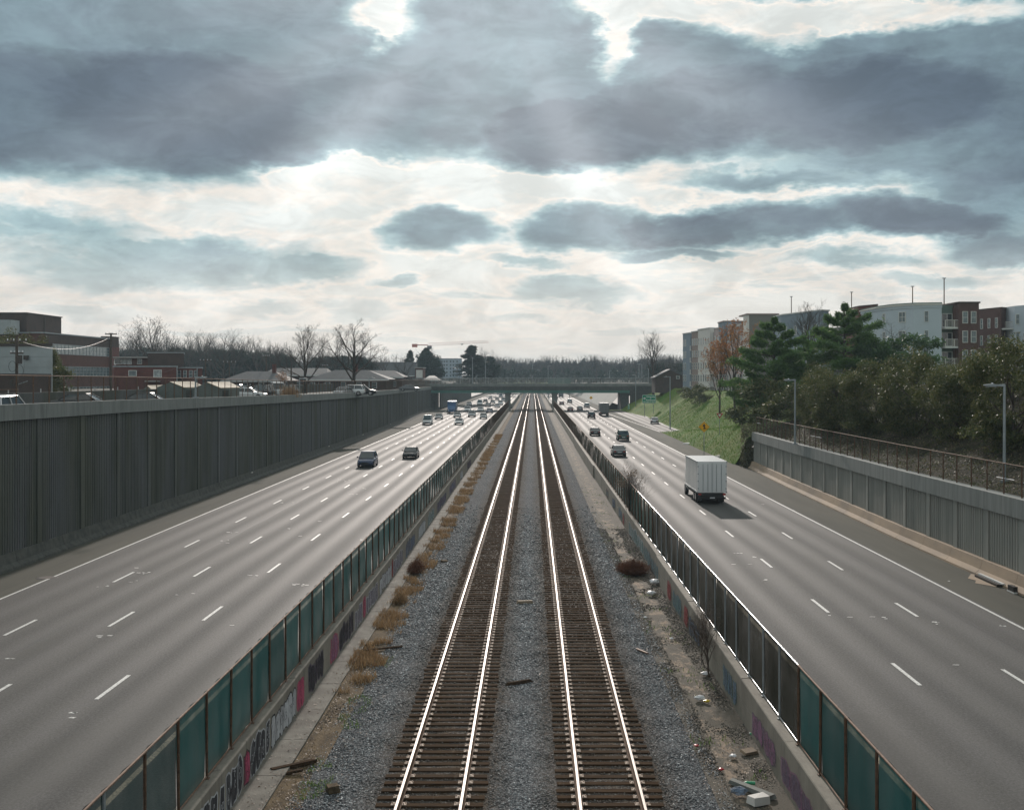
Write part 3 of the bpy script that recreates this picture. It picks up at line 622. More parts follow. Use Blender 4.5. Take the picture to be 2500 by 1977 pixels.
GL = [(20.5, 23.4, 'ink', 'chalk', 4), (23.5, 26.6, 'ink', 'chalk', 5), (26.7, 28.9, 'ink', 'chalk', 4), (29.0, 29.6, 'rose', 'ink', 1), (29.7, 31.9, 'ink', 'chalk', 4), (32.0, 35.4, 'chalk', 'ink', 6), (37.4, 40.0, 'ink', 'purple', 5),
      (41.6, 43.0, 'mauve', 'rose', 1), (43.4, 46.8, 'ink', 'purple', 5), (47.2, 49.2, 'purple', 'chalk', 4), (50.4, 54.0, 'purple', 'chalk', 6), (54.8, 59.4, 'chalk', 'purple', 6), (60.2, 64.5, 'purple', 'chalk', 6), (66, 71, 'blue', 'purple', 6), (73.5, 78, 'chalk', 'blue', 6), (80, 85, 'teal', 'chalk', 5), (88, 97, 'purple', 'blue', 8), (101, 109, 'blue', 'mauve', 6), (116, 120, 'chalk', 'blue', 3), (128, 136, 'purple', 'ink', 6)]
for y0, y1, f_, e_, n_ in GL: graffiti(bl, -7.2, 1, y0, y1, 'spray_'+f_, 'spray_'+e_, n_, 1.0 if y0 < 45 else .85, .1)
for y0, y1, c_ in ((35.5, 36.7, 'rose'), (49.4, 50.2, 'rose'), (59.5, 60.1, 'red')): patch(bl, -7.2, 1, y0, y1, 'spray_'+c_)
GR = [(26.4, 29.6, 'purple', 'mauve', 3), (30.4, 33.5, 'mauve', 'purple', 4), (36.0, 38.6, 'blue', 'teal', 3), (44, 47, 'blue', 'ink', 4), (49.5, 52.6, 'teal', 'blue', 4), (58.6, 66, 'teal', 'blue', 8), (67, 77, 'teal', 'chalk', 9), (83, 86, 'blue', 'teal', 3), (90, 93, 'blue', 'ink', 3), (98, 101, 'teal', 'red', 3)]
for y0, y1, f_, e_, n_ in GR: graffiti(br_, 6.35+(0.0, .05, -.06, .03, 0.02)[int(((y0-11)//6.1*6.1+11)/58) % 5]-.012, -1, y0, y1, 'spray_'+f_, 'spray_'+e_, n_, .8, .1)
for y0, y1, c_ in ((53.2, 54.6, 'red'), (47.4, 48.6, 'red'), (80.5, 81.5, 'red')): patch(br_, 6.33, -1, y0, y1, 'spray_'+c_, .8)
post_me = MB().tube((0, 0, 0), (0, 0, 1.98), .034, n=6).box(-.06, .06, -.06, .06, 0, .02).mesh('fence_post', 'rusty_steel')
post_s = MB().tube((0, 0, 0), (0, 0, 1.98), .032, n=6).box(-.06, .06, -.06, .06, 0, .02).mesh('fence_post', 'lamp_steel')
def panels(m, w, h=1.95, n=3):
    r = []
    for k in range(n):
        V = []; ny, nz = 7, 5; ph = random.uniform(0, 6)
        for i in range(nz):
            for j in range(ny):
                e = (1 if 0 < i < nz-1 or i == nz-1 else 0); V.append((math.sin(j*1.7+ph+i)*.014, w*j/(ny-1), h*i/(nz-1)+(.015*math.sin(j*2.1+ph) if i in (0, nz-1) else 0)))
        f = [(i*ny+j, i*ny+j+1, (i+1)*ny+j+1, (i+1)*ny+j) for i in range(nz-1) for j in range(ny-1)]; r.append(npmesh('screen_panel', V, f, m, smooth=True))
    return r
def screenfence(label, x, sp, y0, yend, matf, pf, side, tubem):
    t = thing('screen_fence', label, 'fence', (x, 0, 1.25)); cache = {}; y = y0; k = 0; ys_ = []
    while y < yend:
        if not 366 < y < 386:
            pm = pf(y); link('fence_post', pm, t, (0, y, 0), (random.uniform(-.006, .006), random.uniform(-.006, .006), 0)); ys_.append(y)
            mt = matf(y)
            if mt not in cache: cache[mt] = panels(mt, sp)
            link('screen_panel', random.choice(cache[mt]), t, (side*.045, y, .02))
        y += sp; k += 1
    for z, r, nm in ((1.975, .027, 'top_rail'), (.055, .020, 'bottom_rail')):
        segs = {}
        for a_, b_ in zip(ys_, ys_[1:]):
            if b_-a_ > sp*1.5: continue
            m_ = tubem(a_); segs.setdefault(m_, MB()).tube((0, a_, z+random.uniform(-.004, .004)), (0, b_, z), r, n=6, caps=False)
        for m_, q in segs.items(): q.build(nm, m_, t, smooth=True)
    return t
screenfence('teal green screened fence on the graffitied wall left of the tracks', -7.43, 2.12, 11.7, 366, lambda y: 'old_green_screen' if y < 23 else ('green_screen' if y < 190 else 'dark_green_screen'), lambda y: post_s if y < 21 else post_me, -1, lambda y: 'rust_tube' if y < 80 else 'rusty_steel')
screenfence('dark green and brown screened fence on the tan wall right of the tracks', 6.63, 2.2, 11.4, 366, lambda y: 'green_screen' if y < 28.2 else ('brown_screen' if y < 64 else 'dark_green_screen'), lambda y: post_me if y < 30.5 or y > 64 else post_s, 1, lambda y: 'rust_tube' if y < 28.5 else ('galvanised' if y < 72 else 'rust_tube'))

# ------------------------------------------------------------------ retaining walls
def ribmesh(L_, n, m, mir=1):
    b = MB(); p = L_/n; w = p*.74; d = .13
    b.box(-.3, 0, 0, L_, 0, 1) if mir > 0 else b.box(0, .3, 0, L_, 0, 1)
    for k in range(n):
        c_ = p*(k+.5); x0, x1 = (0, d) if mir > 0 else (-d, 0)
        q = [(0, c_-w/2), (0, c_+w/2), (mir*d, c_+w*.43), (mir*d, c_-w*.43)]
        if mir < 0: q = q[::-1]
        i = len(b.v); b.v += [(u_, v_, 0) for u_, v_ in q]+[(u_, v_, 1) for u_, v_ in q]
        for kk in range(4): b.f.append((i+kk, i+(kk+1) % 4, i+4+(kk+1) % 4, i+4+kk)); b.mi.append(0)
    return b.mesh('wall_panel', m)
def retwall(label, fX, inset, mir, y0, y1, L_, n, m, mc, ztop, zb, cop, footm, footh, fpost):
    t = thing('retaining_wall', label, 'retaining wall'); pm = ribmesh(1.0, n, m, mir); pil = MB().box(-.32, .20, -.28, .28, 0, 1).mesh('pilaster', m) if mir > 0 else MB().box(-.20, .32, -.28, .28, 0, 1).mesh('pilaster', m)
    y = y0
    while y < y1-.1:
        xa, xb = fX(y)-mir*inset, fX(min(y+L_, y1))-mir*inset; a_ = math.atan2(-(xb-xa), L_); l = math.hypot(xb-xa, L_); za, ze = ztop(y), ztop(y+L_); zt = min(za, ze)-cop+.25
        link('wall_panel', pm, t, (float(xa), y, zb), (0, 0, a_), (1, l, float(zt-zb)))
        link('pilaster', pil, t, (float(xa), y, zb), (0, 0, a_), (1, 1, float(zt-zb)))
        # coping block with its end joints, standing proud of the panels
        e0, e1 = (-.32, .34) if mir > 0 else (-.34, .32)
        P0 = [(xa+e0, za-cop), (xa+e1, za-cop), (xa+e1, za), (xa+e0, za)]; P1 = [(xb+e0, ze-cop), (xb+e1, ze-cop), (xb+e1, ze), (xb+e0, ze)]
        MB().prism([tuple(map(float, p)) for p in P0], y+.012, y+L_-.012, end=[tuple(map(float, p)) for p in P1]).build('coping_block', mc, t)
        # sloping barrier foot
        k = 2 if L_ > 5 else 1
        for q in range(k):
            ya_, yb2 = y+L_*q/k, y+L_*(q+1)/k; fa, fb = float(fX(ya_)), float(fX(yb2)); s = mir
            pf = lambda f_: [(f_, -.1), (f_-s*.03, .10), (f_-s*.28, .30), (f_-s*.42, footh), (f_-s*.75, footh), (f_-s*.75, -.1)]
            MB().prism(pf(fa), ya_+.015, yb2-.015, end=pf(fb)).build('barrier_base', footm, t)
        y += L_
    return t
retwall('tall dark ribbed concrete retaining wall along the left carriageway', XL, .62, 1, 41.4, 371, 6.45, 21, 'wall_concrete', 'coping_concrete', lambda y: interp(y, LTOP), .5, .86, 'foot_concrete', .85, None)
retwall('lower grey ribbed retaining wall under the wooded bank on the right', XR, .80, -1, 43.3, 133.0, 4.5, 14, 'right_wall_concrete', 'coping_concrete', lambda y: interp(y, [(40, 4.47), (60, 4.43), (134, 4.13)]), .4, .95, 'tan_concrete', .80, None)
MB().box(25.5, 26.0, 133.1, 133.6, 0, 4.12).build('end_post', 'coping_concrete', [o for o in COL.objects if o.name.startswith('retaining_wall.001')][0])
t2 = thing('retaining_wall', 'distant ribbed wall seen through the underpass beyond the left abutment', 'retaining wall')
pm = ribmesh(1.0, 20, 'wall_concrete', 1)
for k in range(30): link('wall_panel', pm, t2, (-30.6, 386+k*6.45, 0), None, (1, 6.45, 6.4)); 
MB().box(-30.9, -30.3, 386, 580, 6.4, 7.3).build('coping', 'coping_concrete', t2)
def topfence(label, fX, off, y0, y1, sp, ztop, h, mt, pm_, thick=()):
    t = thing('chain_link_fence', label, 'fence'); me = MB().tube((0, 0, 0), (0, 0, 1), .038, n=6).mesh('fence_post', pm_); mp = MB().poly([(0, 0, 0), (0, 1, 0), (0, 1, 1), (0, 0, 1)]).mesh('mesh_panel', mt)
    y = y0; rail = MB(); pts = []
    while y < y1:
        x, z = float(fX(y)+off), float(ztop(y)); hh = float(h(y)); link('fence_post', me, t, (x, y, z), None, (1, 1, hh)); pts.append((x, y, z, hh)); y += sp
    for a_, b_ in zip(pts, pts[1:]):
        rail.tube((a_[0], a_[1], a_[2]+a_[3]), (b_[0], b_[1], b_[2]+b_[3]), .026, n=5, caps=False)
        l = math.hypot(b_[0]-a_[0], sp); link('mesh_panel', mp, t, (a_[0], a_[1], a_[2]+.03), (0, 0, math.atan2(-(b_[0]-a_[0]), sp)), (1, l, a_[3]-.05))
    rail.build('top_rail', 'rust_tube', t, smooth=True); return t, pts
lf, lp = topfence('long chain-link fence on top of the tall left retaining wall', XL, -.62, 53.6, 368, 2.2, lambda y: interp(y, LTOP), lambda y: interp(y, [(50, 1.58), (145, 1.7), (350, 2.25)]), 'chain_link', 'rusty_steel')
MB().tube((float(XL(60)-.62), 58, 9.75), (float(XL(60)-.62), 64.9, 9.72), .022, n=5).build('mid_rail', 'rusty_steel', lf)
rf, rp_ = topfence('chain-link fence with a pale top rail on the lower right retaining wall', XR, .85, 42, 134, 2.2, lambda y: interp(y, [(40, 4.47), (60, 4.43), (134, 4.13)]), lambda y: interp(y, [(50, 1.55), (134, 1.75)]), 'chain_link', 'rusty_steel')
for ya_, yb2 in ((54, 57.2), (58.3, 60.5), (99, 103.5), (129.6, 132)): MB().tube((float(XR(ya_)+.85), ya_, 5.25), (float(XR(yb2)+.85), yb2, 5.22), .024, n=5).build('mid_rail', 'galvanised', rf)
# catch basin, broken concrete and drain hole at the foot of the right wall
t = thing('storm_drain', 'dark storm drain slot with broken concrete at the foot of the right wall', 'storm drain', (23.28, 59.3, 0))
MB().box(-.25, .05, -1.6, 1.3, -.05, .13).build('slot', 'black_trim', t); MB().box(-.02, .12, -1.7, 1.4, .13, .19).build('lintel_edge', 'white_trim', t)
V = [(-.1, 2.2, .02), (-.75, .9, .012), (-.6, .2, .02), (-.9, -.5, .012), (-.3, -1.6, .02), (.02, -1.5, .03), (.02, 2.0, .03)]; MB().poly(V).build('broken_slab', 'tan_concrete', t)
t = thing('drain_hole', 'small square drain opening in the tan barrier foot near the right edge', 'drain', (23.2, 56.2, 0))
MB().box(-.1, .1, -.35, .35, .08, .34).build('opening', 'black_trim', t); MB().box(-.12, .06, -.42, .42, .02, .08).build('sill', 'white_trim', t)
t = thing('manhole_cover', 'round blackened manhole cover by the left edge line', 'manhole cover', (-25.2, 60.4, 0)); b = MB(); b.tube((0, 0, 0), (0, 0, .012), .42, n=20); b.build('lid', 'dark_steel', t); MB().tube((0, 0, 0), (0, 0, .007), .55, .5, n=20).build('rim', 'black_trim', t)
t = thing('drain_cover', 'pale square slab on the foot of the tall left wall', 'slab', (-28.15, 60.1, .34)); MB().box(-.35, .35, -.5, .5, -.03, .05).build('slab', 'coping_concrete', t); t.rotation_euler = (0, R(-38), 0)
# ------------------------------------------------------------------ overpass
ov = thing('overpass', 'green steel girder road bridge crossing over the tracks and both carriageways', 'bridge', (0, 370, 0))
def bx(name, m, x0, x1, y0, y1, z0, z1, par): return MB().box(x0, x1, y0, y1, z0, z1).build(name, m, par)
bx('deck', 'bridge_concrete', -44, 40, .4, 14, 6.9, 7.45, ov)
for k in range(6):
    y = .05+k*2.6; g = MB(); g.box(-33, 31.3, y-.02, y+.02, 5.56, 6.9); g.box(-33, 31.3, y-.22, y+.22, 5.42, 5.56); g.box(-33, 31.3, y-.2, y+.2, 6.83, 6.9) if k else None
    for x in np.arange(-32, 31, 3.2): g.box(x-.02, x+.02, y-.17, y+.17, 5.56, 6.83 if k else 6.28)
    g.build('girder', 'girder_green', ov)
for y0, y1 in ((0, .4), (14, 14.4)):
    k = -52.0
    while k < 48: bx('parapet_panel', 'bridge_concrete', k+.02, k+3.98, y0-.12 if y0 == 0 else y0, y1, 6.3 if y0 == 0 else 7.0, 8.32, ov); k += 4
    bx('fascia', 'foot_concrete', -50, 44, y0-.2 if y0 == 0 else y1, y0-.12 if y0 == 0 else y1+.05, 6.3, 7.5, ov)
for x in (-7.95, 7.15):
    p = MB(); p.box(x-.78, x+.78, .8, 13.2, -.3, 4.85); p.box(x-.98, x+.98, .5, 13.5, 4.85, 5.46); p.build('pier', 'bridge_concrete', ov)
for x0, x1 in ((-36.0, -31.0), (28.2, 30.8)): bx('abutment', 'foot_concrete', x0, x1, 1.0, 15.5, -.3, 5.47, ov); bx('backwall', 'foot_concrete', x0-(4 if x0 < 0 else -2.6), x1+(4 if x0 > 0 else -5), .9, 15, 4.5, 6.9, ov)
wd = thing('wing_wall', 'dark ribbed wing wall between the bridge end and the grass bank', 'wing wall', (30.9, 369, 0))
pm = ribmesh(1.0, 12, 'foot_concrete', -1)
for k in range(5):
    a_ = Vector((0, 0, 0)).lerp(Vector((11.5, -16, 0)), k/5); link('wall_panel', pm, wd, (a_.x+3.94*.585, a_.y-3.94*.812, -.3), (0, 0, math.atan2(-11.5, -16)+math.pi*1.0), (1, -3.94 if False else 3.94, 8.0))
bx('wall_cap', 'bridge_concrete', 0, .01, 0, .01, 7.5, 7.51, wd)
# pale guard wall and mesh fence on the bridge
fm_ = thing('bridge_fence', 'grey mesh safety fence standing on the overpass parapet', 'fence', (0, 370, 8.32))
pmesh = MB().tube((0, 0, 0), (0, 0, 1.85), .035, n=5).mesh('fence_post', 'lamp_steel'); pp = MB().poly([(0, 0, .02), (3, 0, .02), (3, 0, 1.8), (0, 0, 1.8)])
pa = pp.mesh('mesh_panel', 'bridge_mesh')
for y in (.2, 14.2):
    for k in range(32): link('fence_post', pmesh, fm_, (-50+k*3, y, 0)); link('mesh_panel', pa, fm_, (-50+k*3, y, 0))
for y in (.2, 14.2): MB().tube((-50, y, 1.85), (46, y, 1.85), .03, n=5).build('top_rail', 'galvanised', fm_)

# ------------------------------------------------------------------ lamps, poles, signs
def street_lamp(name, label, x, y, z0, z1, arm, r=.10, two=False, group=None, mm='lamp_steel'):
    t = thing(name, label, 'street lamp', (x, y, z0), group=group); h = z1-z0
    b = MB(); b.tube((0, 0, 0), (0, 0, h), r, r*.72, n=8); b.box(-.2, .2, -.2, .2, -.05, .08); b.build('pole', mm, t, smooth=False)
    for s in ((1, -1) if two else (1,)):
        b = MB(); a_ = arm*s; sg = 1 if a_ > 0 else -1
        b.prism([(0, h-.14), (a_*.45, h-.10), (a_*.45, h-.02), (0, h+.02)][::sg], -.06, .06); b.build('arm', mm, t)
        b = MB(); b.prism([(a_*.45, h-.16), (a_, h-.08), (a_, h-.02), (a_*.55, h+.03), (a_*.45, h)][::sg], -.17, .17); b.build('lamp_head', mm, t); MB().box(min(a_*.6, a_*.9), max(a_*.6, a_*.9), -.12, .12, h-.155, h-.12).build('lens', 'pale_glass', t)
        MB().tube((a_*.6, 0, h), (a_*.6, 0, h+.09), .05, n=6).build('photocell', 'plastic_white', t)
    return t
y = 66.5; street_lamp('street_lamp', 'nearest grey street lamp standing on the lower right retaining wall', X_at(2452, y), y, 4.45, Z_at(938, y), -1.15)
y = 107; street_lamp('street_lamp', 'grey street lamp farther along the right retaining wall before the trees', X_at(1941, y), y, 4.27, Z_at(926, y), -1.0)
y = 232; street_lamp('street_lamp', 'slender street lamp at the foot of the grass bank by the slip road', X_at(1636, y)-.6+.6, y, float(zR(X_at(1636, y), y)), Z_at(919, y), -1.3, .13)
y = 350; street_lamp('street_lamp', 'thin pale street lamp in front of the dark wing wall', X_at(1552, y), y, 0, Z_at(915, y), -1.2, .12)
for y, lb in ((98.7, 'short lamp on the left wall, nearer one'), (143, 'short lamp on the left wall in front of the sheds'), (205, 'short lamp on the left wall, farther one')):
    street_lamp('wall_lamp', lb, float(XL(y))-.5, y, float(interp(y, LTOP)), 10.45 if y < 120 else 10.3, .95, .09)
for px, ptop, lb in ((1154, 873, 'left one of two tall light masts standing on the bridge'), (1181, 878, 'right one of two tall light masts standing on the bridge')):
    t = thing('light_mast', lb, 'light mast', (X_at(px, 371), 370.2 if px < 1170 else 384.2, 8.32)); MB().tube((0, 0, 0), (0, 0, Z_at(ptop, 371)-8.32), .13, .08, n=6).build('pole', 'lamp_steel', t)
    MB().box(-.5, .5, -.1, .1, Z_at(ptop, 371)-8.4, Z_at(ptop, 371)-8.25).build('lamp_head', 'lamp_steel', t)
for i, (px, pt, y, z0, a_) in enumerate([(1162, 916, 384.2, 8.32, 1), (1116, 917, 430, 7.1, .9), (1124, 917, 440, 7.1, -.9), (1300, 890, 700, -.3, 1.2), (1316, 902, 640, -.3, -1.2), (1338, 893, 620, -.3, 1.5), (1552+8, 888, 440, 7.2, -1), (1567, 889, 450, 7.2, -1.2), (1583, 899, 390, 7.2, -.5), (1488, 905, 520, 7.2, 1)]):
    street_lamp('distant_lamp', ['curved short lamp on the bridge beside the right light mast', 'small lamp behind the bridge, left one of a pair', 'small lamp behind the bridge, right one of a pair', 'thin far lamp standing above the tracks', 'thin far lamp just right of the tracks line', 'far lamp in front of the woods over the right carriageway', 'tall pale pole left of the big bare tree', 'second tall pale pole left of the big bare tree', 'dark lamp post beside the big bare tree', 'far lamp near the parked cars beyond the bridge'][i], X_at(px, y), y, z0, Z_at(pt, y), a_, .14)
def flat_text(body, size, loc, parent, m, name='lettering', bold=0.0, align='CENTER', depth=.004):
    cu = bpy.data.curves.new(name, 'FONT'); cu.body = body; cu.size = size; cu.align_x = align; cu.align_y = 'CENTER'; cu.offset = bold; cu.extrude = depth; cu.resolution_u = 2
    o = bpy.data.objects.new('tmp', cu); COL.objects.link(o); dg = bpy.context.evaluated_depsgraph_get(); me = bpy.data.meshes.new_from_object(o.evaluated_get(dg)); bpy.data.objects.remove(o)
    me.materials.clear(); me.materials.append(MATS[m]); return link(name, me, parent, loc, (R(90), 0, 0))
def rrect(w, h, r, n=5):
    p = []
    for cx, cz, a0 in ((w/2-r, h/2-r, 0), (-w/2+r, h/2-r, 90), (-w/2+r, -h/2+r, 180), (w/2-r, -h/2+r, 270)):
        for k in range(n): t = R(a0+90*k/(n-1)); p.append((cx+r*math.cos(t), cz+r*math.sin(t)))
    return p
def plate(name, prof, y0, y1, m, par, z=0): return MB().prism([(p[0], p[1]+z) for p in prof][::-1], y0, y1).build(name, m, par)
# green university guide sign
y = 305; x = X_at(1584.5, y); zc_ = Z_at(974, y); w = 33*y/F; h = 20.2*y/F
sg = thing('guide_sign', 'green guide sign with white border and seal on the grass bank', 'road sign', (x, y, zc_))
plate('sign_panel', rrect(w, h, .25), 0, .06, 'sign_white', sg); plate('sign_face', rrect(w-.14, h-.14, .2), -.012, 0, 'sign_green', sg)
flat_text('University', .58, (.38, -.02, .58), sg, 'sign_white', bold=.012); flat_text('of', .46, (.38, -.02, .16), sg, 'sign_white', bold=.012); flat_text('Richmond', .58, (.38, -.02, -.26), sg, 'sign_white', bold=.012); flat_text('USE CARY ST EXIT', .38, (0, -.02, -.74), sg, 'sign_white', bold=.012)
plate('seal', [(.27*math.cos(t*.524), .30*math.sin(t*.524)) for t in range(12)], -.03, -.013, 'sign_white', sg).location = (-1.18, 0, .16); plate('seal_centre', [(.12*math.cos(t*.524), .12*math.sin(t*.524)) for t in range(12)], -.036, -.03, 'spray_rose', sg).location = (-1.18, 0, .14)
for dx_ in (-1.15, 1.15): zz = float(zR(x+dx_, y)); MB().tube((dx_, .12, zz-zc_-.3), (dx_, .12, h/2-.1), .06, n=6).build('post', 'lamp_steel', sg)
# small exit gore sign by the abutment
y = 352; x = X_at(1535, y); sg = thing('exit_sign', 'small tall green exit marker sign beside the bridge abutment', 'road sign', (x, y, 0))
plate('sign_panel', rrect(.5, 1.55, .06), 0, .04, 'sign_white', sg, 1.5); plate('sign_face', rrect(.42, 1.47, .05), -.01, 0, 'sign_green', sg, 1.5); flat_text('E\nX\nI\nT', .36, (0, -.02, 1.5), sg, 'sign_white', bold=.01); MB().tube((0, .07, 0), (0, .07, 2.2), .035, n=6).build('post', 'lamp_steel', sg)
# yellow merge sign
y = 151; x = X_at(1719, y); zc_ = Z_at(1042, y); g0 = float(zR(x, y)); d = 13.6*y/F
ms = thing('merge_sign', 'yellow diamond merge sign with black arrow on the grass gore', 'road sign', (x, y, zc_))
q = [(d, 0), (0, d), (-d, 0), (0, -d)]; plate('sign_panel', q, 0, .03, 'sign_yellow', ms); plate('border', [(a_*.93, b_*.93) for a_, b_ in q], -.006, 0, 'sign_black', ms); plate('sign_face', [(a_*.89, b_*.89) for a_, b_ in q], -.012, -.006, 'sign_yellow', ms)
b = MB(); b.prism([(-.07, -.38), (.05, -.38), (.05, .10), (-.07, .10)], -.02, -.013); b.prism([(-.22, .08), (.20, .08), (-.01, .42)], -.0205, -.0135); b.prism([(.04, .02), (.04, -.12), (.22, -.32), (.30, -.24)], -.021, -.014); b.build('arrow', 'sign_black', ms)
MB().box(-.04, .04, .035, .09, g0-zc_-.3, d*.7).build('post', 'lamp_steel', ms)
# yield sign
y = 165; x = X_at(1757, y); zc_ = Z_at(1014, y); ys_g = thing('yield_sign', 'red and white yield sign standing behind the grass crest', 'road sign', (x, y, zc_)); d = .46
tri = [(-d, .3), (0, -.45), (d, .3)]; plate('sign_panel', tri[::-1], 0, .03, 'sign_red', ys_g); plate('sign_face', [(a_*.52, b_*.52+.02) for a_, b_ in tri][::-1], -.01, 0, 'sign_white', ys_g); MB().tube((0, .06, float(zR(x, y))-zc_-.3), (0, .06, .2), .035, n=6).build('post', 'lamp_steel', ys_g)
y = 410; t = thing('warning_sign', 'small yellow diamond warning sign seen beneath the bridge', 'road sign', (X_at(1443, y), y, 3.2)); plate('sign_face', [(.62, 0), (0, .62), (-.62, 0), (0, -.62)], 0, .03, 'sign_yellow', t); MB().tube((0, .06, -3.3), (0, .06, .4), .04, n=6).build('post', 'lamp_steel', t)
y = 470; t = thing('overhead_sign', 'large dull green highway sign rising behind the bridge', 'road sign', (X_at(1365, y), y, Z_at(930, y))); MB().box(-4.6, 4.6, 0, .15, -1.0, 1.0).build('sign_face', 'girder_green', t); 
for dx_ in (-4.2, 4.2): MB().tube((dx_, .3, -9.3), (dx_, .3, 1), .12, n=6).build('post', 'lamp_steel', t)

# ------------------------------------------------------------------ buildings
WIN = {}
def window(parent, p, ang, w, h, frame='white_trim', glass='glass', mull=(1, 2), nm='window', depth=.10):
    """window facing local -y, rotated by ang about z; frame with its panes as sub-parts"""
    key = (round(w, 2), round(h, 2), frame, glass, mull, depth)
    if key not in WIN:
        f = MB(); t_ = min(.09, w*.09); d0, d1 = -depth, .06
        f.box(-w/2, -w/2+t_, d0, d1, 0, h); f.box(w/2-t_, w/2, d0, d1, 0, h); f.box(-w/2+t_, w/2-t_, d0, d1, 0, t_); f.box(-w/2+t_, w/2-t_, d0, d1, h-t_, h)
        for k in range(1, mull[0]): xx = -w/2+w*k/mull[0]; f.box(xx-t_*.4, xx+t_*.4, d0+.02, d1, t_, h-t_)
        for k in range(1, mull[1]): zz = h*k/mull[1]; f.box(-w/2+t_, w/2-t_, d0+.025, d1, zz-t_*.3, zz+t_*.3)
        g = MB().box(-w/2+t_*.5, w/2-t_*.5, d0+.05, d1-.01, t_*.5, h-t_*.5)
        WIN[key] = (f.mesh('window', frame), g.mesh('pane', glass))
    a_, b_ = WIN[key]; o = link(nm, a_, parent, p, (0, 0, ang)); link('pane', b_, o); return o
def quadblock(par, name, m, P, z0, z1):
    """vertical prism over ground polygon P"""
    n = len(P); b = MB(); b.v = [(x, y, z0) for x, y in P]+[(x, y, z1) for x, y in P]
    for k in range(n): b.f.append((k, (k+1) % n, n+(k+1) % n, n+k)); b.mi.append(0)
    b.f.append(tuple(range(n, 2*n))); b.mi.append(0); return b.build(name, m, par)
# --- apartment complex on the right: long wing running beside the highway
ZT = 21.8; FL = 3.05
A0, A1 = Vector((39.8, 308)), Vector((46.9, 253)); ud = (A1-A0).normalized(); nrm = Vector((ud.y, -ud.x)); LEN = (A1-A0).length
if nrm.x > 0: nrm = -nrm
ang_w = math.atan2(nrm.y, nrm.x)+math.pi/2
apt = thing('apartment_wing', 'long five-storey pastel apartment wing with many windows beyond the autumn tree', 'apartment building')
def onw(px):   # distance along the facade seen at photo column px
    k = (px-VX)/F; return (A0.x-k*A0.y)/(k*ud.y-ud.x)
segs = [(1667, 1686, 'blue_grey_stucco', .0), (1688.5, 1704, 'tan_stucco', .15), (1704, 1733, 'white_stucco', .5), (1743, 1757, 'pink_stucco', .2), (1757, 1775, 'brick', .45), (1775, 1800, 'pink_stucco', .35), (1800, 1823, 'pink_stucco', .0)]
zg = 6.2
back = [tuple(A0-nrm*.9), tuple(A1-nrm*.9), tuple(A1-nrm*14), tuple(A0-nrm*14)]
quadblock(apt, 'wall', 'grey_stucco', back, zg-1, ZT-.5)
for (p0, p1, m, dz) in segs:
    s0, s1 = onw(p0), onw(p1); a_, b_ = A0+ud*s0, A0+ud*s1; quadblock(apt, 'facade_bay', m, [tuple(a_), tuple(b_), tuple(b_-nrm*1.2), tuple(a_-nrm*1.2)], zg-1, ZT+dz)
    quadblock(apt, 'cornice', 'white_trim' if 'brick' != m else 'tan_stucco', [tuple(a_+nrm*.18), tuple(b_+nrm*.18), tuple(b_-nrm*1.3), tuple(a_-nrm*1.3)], ZT+dz, ZT+dz+.22)
    L_ = s1-s0; nw = max(2, int(L_/1.9)); pitch = L_/nw
    for fl in range(5):
        for k in range(nw):
            if p0 == 1667 and k > 1: continue
            c_ = a_+ud*(pitch*(k+.5))+nrm*.02; zz = ZT-1.2-FL*(fl+.55)-.45
            window(apt, (c_.x, c_.y, zz), ang_w, .95, 1.75, glass='pale_glass' if (fl < 2 and p0 < 1760 and random.random() < .8) else 'teal_glass')
for p0, p1 in ((1686, 1688.5), (1733, 1743)):
    s0, s1 = onw(p0), onw(p1); a_, b_ = A0+ud*s0, A0+ud*s1
    for fl in range(5):
        zz = ZT-1.6-FL*(fl+1)+.3; o = quadblock(apt, 'balcony', 'white_trim', [tuple(a_+nrm*.25), tuple(b_+nrm*.25), tuple(b_-nrm*.9), tuple(a_-nrm*.9)], zz-.2, zz)
        rb = MB(); q0, q1 = a_+nrm*.2, b_+nrm*.2
        for k in range(9): c_ = q0.lerp(q1, k/8); rb.box(c_.x-.02, c_.x+.02, c_.y-.02, c_.y+.02, zz, zz+1.05)
        rb.tube((q0.x, q0.y, zz+1.05), (q1.x, q1.y, zz+1.05), .04, n=4); rb.build('railing', 'white_trim', o)
# tower, rooftop block and the middle blocks
tw = thing('stair_tower', 'plain tan stair tower behind the pine, taller than the wing', 'building')
yT = 250; xa, xb = X_at(1823, yT), X_at(1901, yT); quadblock(tw, 'wall', 'grey_stucco', [(X_at(1829, yT), yT), (xb, yT), (xb, yT+9), (xa+.9, yT+9)], zg, 23.8); quadblock(tw, 'side_wall', 'white_stucco', [(X_at(1829, yT), yT+.01), (X_at(1829, yT)-.05, yT+4), (xa, yT+4), (xa+.02, yT+.6)], zg, 23.8); quadblock(tw, 'roof_edge', 'tan_stucco', [(xa-.1, yT-.15), (xb+.1, yT-.15), (xb+.1, yT+9.1), (xa-.1, yT+9.1)], 23.8, 24.1)
rb_ = thing('rooftop_block', 'blue-grey rooftop block just behind the top of the autumn tree', 'building'); yB = 268; quadblock(rb_, 'wall', 'blue_grey_stucco', [(X_at(1767, yB), yB), (X_at(1823, yB), yB), (X_at(1823, yB), yB+8), (X_at(1767, yB), yB+8)], 19, Z_at(785.5, yB)); quadblock(rb_, 'roof_edge', 'tan_stucco', [(X_at(1765, yB), yB-.1), (X_at(1823, yB), yB-.1), (X_at(1823, yB), yB+8), (X_at(1765, yB), yB+8)], Z_at(785.5, yB), Z_at(785.5, yB)+.25)
mbk = thing('apartment_block', 'pale blue-grey apartment block behind the bare tree between the pines', 'apartment building')
